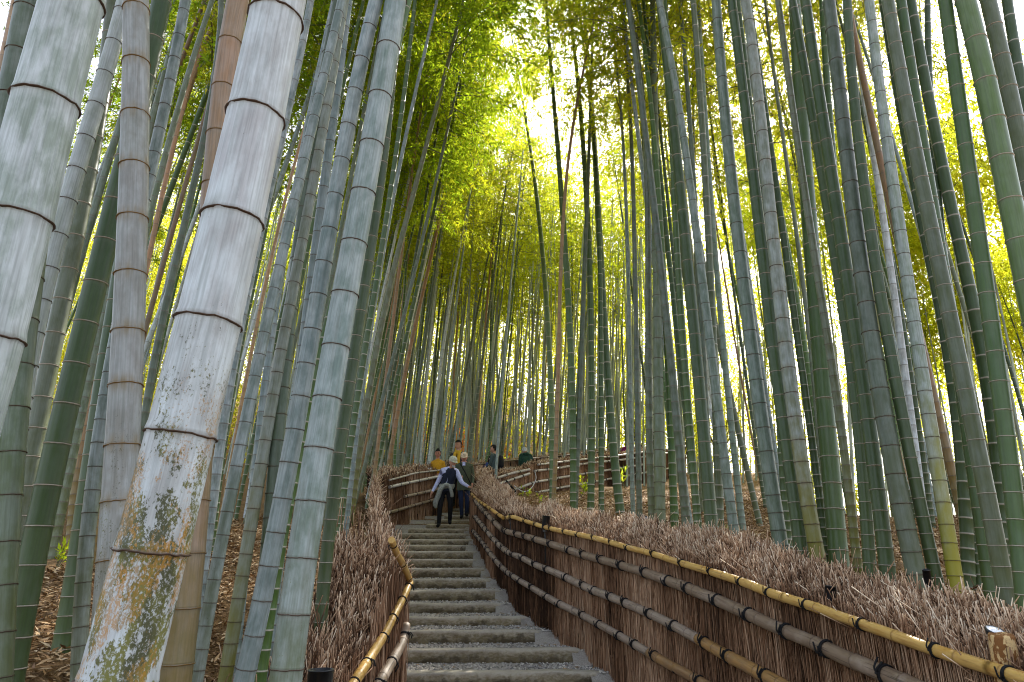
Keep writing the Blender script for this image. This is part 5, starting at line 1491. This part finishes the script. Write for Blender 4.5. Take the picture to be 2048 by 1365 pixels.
def person(label, loc, face, J, mats, h=1.65, head=(0, 0, 0), skin=SK, hands=(0.2, 0.2)):
    """J overrides joints of a 1.65 m figure that faces -Y; face turns it about the upright.
    mats: shirt, trouser, shoe, hand/neck skin."""
    s = h / 1.65
    jt = dict(pelvis=(0, 0, .90), waist=(0, 0, 1.06), chest=(0, -.005, 1.22), upper=(0, 0, 1.34), neck=(0, -.005, 1.43), head=(0, -.02, 1.54),
              shl=(-.165, 0, 1.335), ell=(-.215, .02, 1.07), wrl=(-.225, -.06, .83), shr=(.165, 0, 1.335), elr=(.215, .02, 1.07), wrr=(.225, -.06, .83),
              hil=(-.085, 0, .86), knl=(-.095, -.03, .47), anl=(-.095, .02, .085), tol=(-.105, -.14, .035),
              hir=(.085, 0, .86), knr=(.095, -.03, .47), anr=(.095, .02, .085), tor=(.105, -.14, .035))
    jt.update(J)
    names = list(jt)
    R0 = dict(pelvis=.135, waist=.125, chest=.14, upper=.115, neck=.055, head=.052, shl=.072, shr=.072, ell=.050, elr=.050, wrl=.034, wrr=.034,
              hil=.098, hir=.098, knl=.064, knr=.064, anl=.046, anr=.046, tol=.038, tor=.038)
    E = [('pelvis', 'waist'), ('waist', 'chest'), ('chest', 'upper'), ('upper', 'neck'), ('neck', 'head'), ('upper', 'shl'), ('shl', 'ell'), ('ell', 'wrl'), ('upper', 'shr'), ('shr', 'elr'), ('elr', 'wrr'),
         ('pelvis', 'hil'), ('hil', 'knl'), ('knl', 'anl'), ('anl', 'tol'), ('pelvis', 'hir'), ('hir', 'knr'), ('knr', 'anr'), ('anr', 'tor')]
    vs = [Vector(jt[n]) * s for n in names]; rs = [R0[n] * s for n in names]
    es = [(names.index(a), names.index(b)) for a, b in E]
    kinds = {}
    for a, b in E:
        kinds[(a, b)] = 'skin' if b == 'head' else ('shoe' if b in ('tol', 'tor') else ('trouser' if b[:2] in ('hi', 'kn', 'an') else 'shirt'))
    segs = [(vs[names.index(a)], vs[names.index(b)], kinds[(a, b)]) for a, b in E]
    # hands: palm and five bent fingers
    for side, sg in (('l', -1), ('r', 1)):
        w = names.index('wr' + side); e = names.index('el' + side)
        d = (vs[w] - vs[e]).normalized()
        out = Vector((sg, 0, 0)); lat = (out - d * out.dot(d)).normalized() if abs(d.dot(out)) < 0.95 else Vector((0, 0, 1))
        fw = d.cross(lat).normalized() * (1 if sg < 0 else -1)     # palm width direction
        palm = vs[w] + d * 0.055 * s
        vs.append(palm); rs.append(0.033 * s); ip = len(vs) - 1; es.append((w, ip)); segs.append((vs[w], palm, 'skin'))
        curl = hands[0 if side == 'l' else 1]
        for k, ln in enumerate((0.068, 0.078, 0.074, 0.058)):
            b0 = palm + fw * ((k - 1.5) * 0.019 * s) + d * 0.030 * s
            k1 = b0 + (d * math.cos(curl) - lat * math.sin(curl)) * ln * 0.55 * s
            k2 = k1 + (d * math.cos(curl * 2.2) - lat * math.sin(curl * 2.2)) * ln * 0.45 * s
            i0 = len(vs)
            vs += [b0, k1, k2]; rs += [0.0095 * s, 0.0085 * s, 0.007 * s]
            es += [(ip, i0), (i0, i0 + 1), (i0 + 1, i0 + 2)]; segs += [(palm, b0, 'skin'), (b0, k1, 'skin'), (k1, k2, 'skin')]
        tb = palm - d * 0.02 * s + fw * (-0.032 * s); t1 = tb + (d * 0.75 - fw * 0.6) * 0.035 * s; t2 = t1 + d * 0.028 * s
        i0 = len(vs); vs += [tb, t1, t2]; rs += [0.011 * s, 0.0095 * s, 0.008 * s]
        es += [(ip, i0), (i0, i0 + 1), (i0 + 1, i0 + 2)]; segs += [(palm, tb, 'skin'), (tb, t1, 'skin'), (t1, t2, 'skin')]
    me = bpy.data.meshes.new("sk"); me.from_pydata([tuple(v) for v in vs], es, [])
    o = bpy.data.objects.new("sk", me); COL.objects.link(o)
    md = o.modifiers.new("s", 'SKIN'); md.use_smooth_shade = True
    for i, r in enumerate(rs): me.skin_vertices[0].data[i].radius = (r, r)
    me.skin_vertices[0].data[0].use_root = True
    sb = o.modifiers.new("d", 'SUBSURF'); sb.levels = 1; sb.render_levels = 1
    dg = bpy.context.evaluated_depsgraph_get()
    em = bpy.data.meshes.new_from_object(o.evaluated_get(dg))
    bpy.data.objects.remove(o); bpy.data.meshes.remove(me)
    nv = len(em.vertices)
    co = np.empty(nv * 3); em.vertices.foreach_get("co", co); co = co.reshape(-1, 3)
    quads = [tuple(p.vertices) for p in em.polygons if len(p.vertices) == 4]; tris = [tuple(p.vertices) for p in em.polygons if len(p.vertices) == 3]
    bpy.data.meshes.remove(em)
    # flatten the trunk front to back
    ch = np.array(jt['chest']) * s
    def mat_of(c):
        best = None
        for a, b, kd in segs:
            ab = b - a; tt = max(0, min(1, (c - a).dot(ab) / max(1e-9, ab.length_squared)))
            dd = (c - (a + ab * tt)).length
            if best is None or dd < best[0]: best = (dd, kd)
        return dict(shirt=4, trouser=5, shoe=6, skin=0)[best[1]]
    mq = [mat_of(Vector(co[list(f)].mean(0))) for f in quads]; mt = [mat_of(Vector(co[list(f)].mean(0))) for f in tris]
    hc = np.array(jt['head']) * s + np.array((0, -0.005, 0.045)) * s
    Vh, Qh, Mh, Rm = head_geo(*head, hc, s)
    n0 = len(co)
    V = np.concatenate([co, Vh])
    Q = np.concatenate([np.array(quads).reshape(-1, 4), Qh + n0])
    MI = np.concatenate([mq, Mh, mt]).astype(int)
    root = tag(empty("person", loc), label, "person")
    root.rotation_euler = (0, 0, face)
    body = link("body", np_mesh("body", V, Q, np.array(tris, dtype=int).reshape(-1, 3), [skin, skin, EYE, LIP, mats[0], mats[1], mats[2]], True, None, MI), root)
    root['_s'] = s
    return root, jt, s, hc, Rm

def shell(name, root, mat, rings, n=16, close=True):
    """garment: elliptic rings (centre, rx, ry)."""
    V = []
    th = np.linspace(0, 2 * np.pi, n, endpoint=False)
    for k, (c, rx, ry) in enumerate(rings):
        w = 1 + 0.035 * np.sin(th * 5 + k * 1.1) + 0.02 * np.sin(th * 3 + k)
        V.append(np.stack([c[0] + rx * w * np.cos(th), c[1] + ry * w * np.sin(th), np.full(n, c[2]) + 0.006 * np.sin(th * 4 + k)], 1))
    V = np.concatenate(V); K = len(rings)
    k = np.arange(K - 1)[:, None] * n; j = np.arange(n)[None]; j2 = (j + 1) % n
    q = np.stack([k + j, k + j2, k + n + j2, k + n + j], -1).reshape(-1, 4)
    me = np_mesh(name, V, q, None, [mat])
    return link(name, me, root)

def hairdo(root, hc, Rm, s, mat, back=1.0, fringe=0.035, long=0.0, name="hair", puff=1.08):
    n, m_ = 20, 12
    V, keep = [], []
    for i in range(m_ + 1):
        phi = math.pi * i / m_
        for j in range(n):
            th = 2 * math.pi * j / n
            x, y, z = math.sin(phi) * math.sin(th), -math.sin(phi) * math.cos(th), math.cos(phi)
            r = puff + 0.05 * math.sin(j * 3.1 + i * 2.3)
            V.append((x * 0.082 * r, y * 0.102 * r + 0.004, z * 0.122 * r - (long * max(0, y) if z < 0 else 0)))
            # hair stops above the brow in front and at the nape behind
            zz = z * 0.122
            keep.append(zz > (fringe if y < -0.25 else (0.0 if y < 0.15 else -0.075 * back)))
    V = np.array(V) * s @ Rm.T + hc
    q = []
    for i in range(m_):
        for j in range(n):
            a, b, c, d = i * n + j, i * n + (j + 1) % n, (i + 1) * n + (j + 1) % n, (i + 1) * n + j
            if keep[a] and keep[b] and keep[c] and keep[d]: q.append((a, d, c, b))
    return link(name, np_mesh(name, V, np.array(q), None, [mat]), root)

def cap(root, hc, Rm, s, mat, emblem=None):
    n = 20
    parts = []
    th = np.linspace(0, 2 * np.pi, n, endpoint=False)
    rings = [(1.08, 0.030), (1.10, 0.055), (1.02, 0.085), (0.80, 0.112), (0.45, 0.130), (0.06, 0.136)]
    V = np.concatenate([np.stack([0.082 * r * np.sin(th), -0.104 * r * np.cos(th), np.full(n, z)], 1) for r, z in rings])
    K = len(rings); k = np.arange(K - 1)[:, None] * n; j = np.arange(n)[None]; j2 = (j + 1) % n
    parts.append((V, np.stack([k + j, k + n + j, k + n + j2, k + j2], -1).reshape(-1, 4), None, 0))
    # peak
    a = np.linspace(-1.15, 1.15, 11)
    inn = np.stack([0.086 * np.sin(a), -0.108 * np.cos(a), np.full(11, 0.036)], 1)
    ou = np.stack([0.092 * np.sin(a), -0.108 * np.cos(a) - 0.075 * np.cos(a * 1.2).clip(0), 0.030 - 0.012 * np.cos(a)], 1)
    V = np.concatenate([inn, ou, ou - (0, 0, 0.006), inn - (0, 0, 0.006)]); j = np.arange(10)
    q = np.concatenate([np.stack([j + r * 11, j + 1 + r * 11, j + 1 + ((r + 1) % 4) * 11, j + ((r + 1) % 4) * 11], 1) for r in range(4)])
    parts.append((V, q, None, 0))
    V, Q, T, MI = join(parts)
    o = link("cap", np_mesh("cap", V * s @ Rm.T + hc, Q, None, [mat]), root)
    if emblem:
        e, q = box(0, -0.104, 0.075, 0.018, 0.008, 0.034)
        link("emblem", np_mesh("emblem", e * s @ Rm.T + hc, q, None, [emblem], False), o)
    return o

def V3(t): return np.array(t, float)
def stand(u, Y):
    """a place on the path in the sight line of column u."""
    z = float(path_z(Y)); i = round((Y - 7.3) / 0.62 - 0.3)
    z = -1.0 + 0.138 * i
    b = -0.3
    for _ in range(20):
        b = (z / Y * CP - SP) / (CP + z / Y * SP)
    h = CP - b * SP
    return Vector(((u - CX) / F / h * Y, Y, z))

# 1: old man in a navy vest reaching for the rail
p = stand(889, 15.43)
rt, jt, s, hc, Rm = person("older man in navy vest and pale cap holding the rail as he steps down", p, 0.0,
    dict(pelvis=(0, .02, .86), waist=(.03, -.01, 1.00), chest=(.075, -.05, 1.14), upper=(.10, -.09, 1.25), neck=(.125, -.14, 1.325), head=(.16, -.20, 1.40),
         shl=(-.055, -.07, 1.265), ell=(-.19, -.04, 1.00), wrl=(-.285, -.12, .79), shr=(.245, -.09, 1.235), elr=(.37, -.10, .99), wrr=(.52, -.12, .905),
         hil=(-.085, .02, .82), knl=(-.11, -.08, .45), anl=(-.125, -.03, .085), tol=(-.14, -.19, .035), hir=(.085, .03, .82), knr=(.12, -.02, .50), anr=(.10, .14, .16), tor=(.12, -.02, .11)),
    (CL['lavender'], CL['black'], CL['black']), 1.66, (0.55, 0.35, 0.0), SK, (0.35, 0.9))
shell("vest", rt, CL['navy'], [(V3((-.0, .01, .80)) * s, .155, .125), (V3((.01, .0, .92)) * s, .150, .125), (V3((.045, -.02, 1.04)) * s, .155, .135), (V3((.08, -.055, 1.16)) * s, .168, .142), (V3((.10, -.085, 1.25)) * s, .150, .125), (V3((.115, -.115, 1.305)) * s, .085, .08)])
jk = shell("tied_jacket", rt, CL['stonegrey'], [(V3((0, .01, .86)) * s, .170, .140), (V3((.01, .0, .91)) * s, .185, .158), (V3((.02, -.01, .965)) * s, .172, .145)])
P = catmull(np.array([(.01, -.165, .93), (-.10, -.14, .84), (-.17, -.08, .66), (-.21, -.06, .52), (-.19, -.05, .44)]) * s, 4)
V, q, t_ = tubes(P[None], np.interp(np.linspace(0, 1, len(P)), [0, .3, .7, 1], [.04, .055, .07, .03])[None] * s, 8, True)
link("sleeve", np_mesh("sleeve", V, q, t_, [CL['stonegrey']]), jk)
P = catmull(np.array([(.03, -.165, .94), (.10, -.16, .90), (.15, -.13, .76), (.16, -.10, .68)]) * s, 4)
V, q, t_ = tubes(P[None], np.full((1, len(P)), .038 * s), 8, True)
link("sleeve", np_mesh("sleeve", V, q, t_, [CL['stonegrey']]), jk)
V, q = lathe([(0, -.05), (.045, -.035), (.06, 0), (.045, .035), (0, .05)], 10)
link("knot", np_mesh("knot", V * s + V3((.03, -.185, .935)) * s, q, None, [CL['stonegrey']]), jk)
cap(rt, hc, Rm, s, CL['paleolive'])
hairdo(rt, hc, Rm, s, HAIRG, 0.9, 0.06, puff=1.03)
# beard
V, q = lathe([(0, -.03), (.03, -.022), (.045, 0), (.035, .02), (0, .03)], 10)
link("beard", np_mesh("beard", (V * (1, .55, 1) + (0, -.078, -.088)) * s @ Rm.T + hc, q, None, [HAIRG]), rt)

# 2: man in beige cap and grey green jacket
p = stand(926, 16.75)
rt, jt, s, hc, Rm = person("man in beige cap and grey green jacket right behind the man in the vest", p, 0.0,
    dict(waist=(0, -.01, 1.05), chest=(0, -.02, 1.2), upper=(0, -.03, 1.31), neck=(0, -.055, 1.40), head=(0, -.09, 1.475), shl=(-.175, -.02, 1.31), ell=(-.225, -.02, 1.07), wrl=(-.105, -.22, 1.02),
         shr=(.175, -.02, 1.31), elr=(.23, .0, 1.05), wrr=(.22, -.12, .86), hil=(-.08, 0, .86), knl=(-.06, -.05, .47), anl=(-.03, .0, .085), tol=(-.04, -.15, .035), hir=(.085, 0, .86), knr=(.09, -.02, .48), anr=(.085, .06, .15), tor=(.095, -.10, .09)),
    (CL['greengrey'], CL['jean'], CL['black']), 1.63, (0.0, 0.30, 0.0), SKD, (1.0, 0.3))
shell("jacket", rt, CL['greengrey'], [(V3((0, 0, .70)) * s, .172, .135), (V3((0, 0, .84)) * s, .176, .14), (V3((0, -.005, 1.0)) * s, .170, .145), (V3((0, -.015, 1.15)) * s, .180, .15), (V3((0, -.025, 1.27)) * s, .178, .135), (V3((0, -.04, 1.36)) * s, .105, .09), (V3((0, -.05, 1.40)) * s, .08, .075)])
e, q = box(0, -.135, 1.35, .07, .02, .10)
link("collar", np_mesh("collar", e * s, q, None, [CL['lavender']], False), rt)
P = catmull(np.array([(-.10, -.13, 1.36), (.0, -.175, 1.20), (.10, -.165, 1.02), (.18, -.10, .86)]) * s, 5)
V, q, t_ = tubes(P[None], np.full((1, len(P)), .013 * s), 6, True)
link("bag_strap", np_mesh("bag_strap", V, q, t_, [CL['black']]), rt)
cap(rt, hc, Rm, s, CL['beige'], CL['black'])
hairdo(rt, hc, Rm, s, HAIRG, 0.8, 0.06, puff=1.03)

# 3: woman in mustard sweater
p = stand(872, 17.9)
rt, jt, s, hc, Rm = person("woman in mustard sweater carrying a black bag and a white leaflet", p, -0.12,
    dict(shl=(-.155, 0, 1.32), ell=(-.235, -.01, 1.09), wrl=(-.16, -.21, 1.02), shr=(.155, 0, 1.32), elr=(.20, -.01, 1.08), wrr=(.10, -.20, .98)),
    (CL['mustard'], CL['black'], CL['white']), 1.57, (0.1, 0.12, 0.0), SKD, (0.9, 0.9))
shell("sweater", rt, CL['mustard'], [(V3((0, 0, .82)) * s, .150, .125), (V3((0, 0, .92)) * s, .160, .135), (V3((0, 0, 1.08)) * s, .152, .135), (V3((0, -.005, 1.22)) * s, .160, .14), (V3((0, -.005, 1.32)) * s, .140, .115), (V3((0, -.005, 1.40)) * s, .068, .065), (V3((0, -.005, 1.44)) * s, .066, .063)])
hairdo(rt, hc, Rm, s, HAIR, 1.0, 0.045)
V, q = lathe([(0, -.04), (.03, -.03), (.042, 0), (.03, .03), (0, .04)], 10)
link("hair_bun", np_mesh("hair_bun", (V + (0, .05, .12)) * s @ Rm.T + hc, q, None, [HAIR]), rt)
e, q = box(-.165, -.30, 1.02, .10, .006, .15)
lf = tag(link("leaflet", np_mesh("leaflet", e, q, None, [CL['white']], False), None, (p.x, p.y, p.z)), "white paper leaflet held by the woman in mustard", "leaflet")
V, q = lathe([(0.0, 0), (.15, .0), (.17, .02), (.165, .14), (.13, .25), (.10, .27), (.0, .27)], 14)
bg_ = tag(empty("handbag", (p.x - .27, p.y - .08, p.z + .50)), "large black handbag hanging from the arm of the woman in mustard", "handbag")
link("bag_body", np_mesh("bag_body", V * (1.05, .5, 1), q, None, [CL['black']]), bg_)
P = catmull(np.array([(-.11, 0, .25), (-.07, -.0, .42), (0, 0, .50), (.07, 0, .42), (.11, 0, .25)]), 5)
V, q, t_ = tubes(P[None], np.full((1, len(P)), .012), 6, True)
link("handle", np_mesh("handle", V, q, t_, [CL['black']]), bg_)

# 4: tall man with mustard scarf
p = stand(914, 18.4)
rt, jt, s, hc, Rm = person("tall dark haired man with a mustard scarf behind the two caps", p, -0.2, {}, (CL['charcoal'], CL['black'], CL['black']), 1.76, (-0.45, 0.15, 0.0), SK)
shell("coat", rt, CL['charcoal'], [(V3((0, 0, .70)) * s, .16, .13), (V3((0, 0, .9)) * s, .165, .14), (V3((0, 0, 1.1)) * s, .165, .145), (V3((0, 0, 1.28)) * s, .172, .14), (V3((0, 0, 1.36)) * s, .12, .10)])
sc_ = shell("scarf", rt, CL['scarf'], [(V3((0, -.01, 1.33)) * s, .105, .10), (V3((0, -.012, 1.36)) * s, .118, .115), (V3((0, -.012, 1.40)) * s, .108, .105), (V3((0, -.01, 1.44)) * s, .088, .088)])
for a, b in (((-.05, -.12, 1.38), (-.07, -.165, .98)), ((.06, -.12, 1.38), (.04, -.165, 1.02))):
    P = np.array([a, (a[0], -.165, 1.25), b]) * s
    V, q, t_ = tubes(catmull(P, 4)[None], np.full((1, 9), .042 * s), 8, True)
    link("scarf_end", np_mesh("scarf_end", V, q, t_, [CL['scarf']]), sc_)
hairdo(rt, hc, Rm, s, HAIR, 1.0, 0.035, puff=1.13)

# 5: person with shoulder bag seen from the side, going up to the right
p = stand(989, 19.7)
rt, jt, s, hc, Rm = person("dark haired person in a grey jacket with a black rucksack beyond the corner", p, -math.pi / 2 - 0.45,
    dict(ell=(-.19, -.06, 1.08), wrl=(-.14, -.22, 1.0), elr=(.19, -.06, 1.08), wrr=(.12, -.24, 1.0), head=(0, -.04, 1.53)), (CL['teal'], CL['black'], CL['black']), 1.60, (0.25, 0.1, 0), SK, (0.9, 0.9))
shell("jacket", rt, CL['teal'], [(V3((0, 0, .74)) * s, .165, .13), (V3((0, 0, .9)) * s, .17, .14), (V3((0, 0, 1.1)) * s, .168, .145), (V3((0, 0, 1.27)) * s, .175, .14), (V3((0, 0, 1.36)) * s, .115, .10), (V3((0, 0, 1.41)) * s, .085, .08)])
hairdo(rt, hc, Rm, s, HAIR, 1.0, 0.035, puff=1.12)
V, q = lathe([(0, -.19), (.10, -.18), (.135, -.10), (.14, .05), (.11, .16), (.05, .20), (0, .205)], 12)
bp = tag(empty("rucksack", Vector((p.x, p.y, p.z)) + Matrix.Rotation(-math.pi / 2 - 0.45, 3, 'Z') @ Vector((0.02, .20, 1.12))), "black rucksack on the back of the person in the grey jacket", "rucksack")
bp.rotation_euler = (0, 0, -math.pi / 2 - 0.45)
link("pack", np_mesh("pack", V * (1, .62, 1), q, None, [CL['black']]), bp)
for sx in (-1, 1):
    P = catmull(np.array([(sx * .09, -.05, .14), (sx * .11, -.20, .23), (sx * .12, -.33, .12), (sx * .12, -.30, -.08), (sx * .10, -.10, -.15)]), 4)
    V, q, t_ = tubes(P[None], np.full((1, len(P)), .016), 6, True)
    link("strap", np_mesh("strap", V, q, t_, [CL['black']]), bp)
# person in blue, bent and mostly hidden by the brushwood
p = stand(972, 20.0)
rt, jt, s, hc, Rm = person("stooping person in a deep blue jacket half hidden left of the rucksack wearer", p, math.pi - 0.3,
    dict(waist=(0, -.06, 1.03), chest=(0, -.17, 1.15), upper=(0, -.27, 1.22), neck=(0, -.35, 1.25), head=(0, -.43, 1.27), shl=(-.16, -.26, 1.21), shr=(.16, -.26, 1.21), ell=(-.2, -.32, .98), elr=(.2, -.32, .98), wrl=(-.13, -.42, .82), wrr=(.13, -.42, .82)),
    (CL['blue'], CL['black'], CL['black']), 1.55, (0, 0.7, 0), SK)
shell("jacket", rt, CL['blue'], [(V3((0, .03, .78)) * s, .16, .13), (V3((0, .01, .92)) * s, .165, .14), (V3((0, -.06, 1.04)) * s, .16, .15), (V3((0, -.16, 1.17)) * s, .15, .15), (V3((0, -.22, 1.27)) * s, .10, .10)])
hairdo(rt, hc, Rm, s, HAIR, 1.0, 0.035)

# 6: grey haired person in green, from behind
p = stand(1052, 21.0)
rt, jt, s, hc, Rm = person("grey haired person in a dark green jacket seen from behind at the corner", p, math.pi + 0.25,
    dict(chest=(0, -.03, 1.21), upper=(0, -.06, 1.32), neck=(0, -.09, 1.40), head=(0, -.14, 1.47)), (CL['forest'], CL['black'], CL['black']), 1.56, (0.1, 0.35, 0), SK)
shell("jacket", rt, CL['forest'], [(V3((0, 0, .72)) * s, .19, .15), (V3((0, 0, .9)) * s, .20, .16), (V3((0, 0, 1.1)) * s, .20, .165), (V3((0, -.02, 1.26)) * s, .215, .155), (V3((0, -.04, 1.35)) * s, .15, .12), (V3((0, -.05, 1.41)) * s, .10, .09)])
V, q = lathe([(0, -.06), (.08, -.05), (.115, 0), (.08, .05), (0, .06)], 12)
link("hood", np_mesh("hood", (V * (1.1, .7, 1) + (0, .06, 1.37)) * s, q, None, [CL['forest']]), rt)
hairdo(rt, hc, Rm, s, HAIRG, 1.0, 0.03, puff=1.1)

# 7, 8: far right, only heads and shoulders over the fence
p = stand(1206, 23.9)
rt, jt, s, hc, Rm = person("white haired person in navy showing only the head above the upper fence", p, math.pi * 0.6, {}, (CL['navy'], CL['black'], CL['black']), 1.46, (0, 0.2, 0), SK)
hairdo(rt, hc, Rm, s, cloth("white_hair", (0.62, 0.60, 0.57), 0.2, 100), 1.0, 0.03, puff=1.16)
p = stand(1250, 25.5)
rt, jt, s, hc, Rm = person("person in a purple top bending over beyond the far end of the upper fence", p, math.pi * 0.5 + 0.4,
    dict(chest=(0, -.07, 1.2), upper=(0, -.13, 1.30), neck=(0, -.19, 1.36), head=(0, -.26, 1.40), shl=(-.17, -.12, 1.3), shr=(.17, -.12, 1.3)), (CL['purple'], CL['black'], CL['black']), 1.62, (0, 0.5, 0), SK)
shell("top", rt, CL['purple'], [(V3((0, 0, .8)) * s, .17, .14), (V3((0, 0, .95)) * s, .175, .15), (V3((0, -.04, 1.12)) * s, .18, .155), (V3((0, -.10, 1.26)) * s, .19, .145), (V3((0, -.15, 1.35)) * s, .12, .11)])
hairdo(rt, hc, Rm, s, HAIR, 1.0, 0.03)
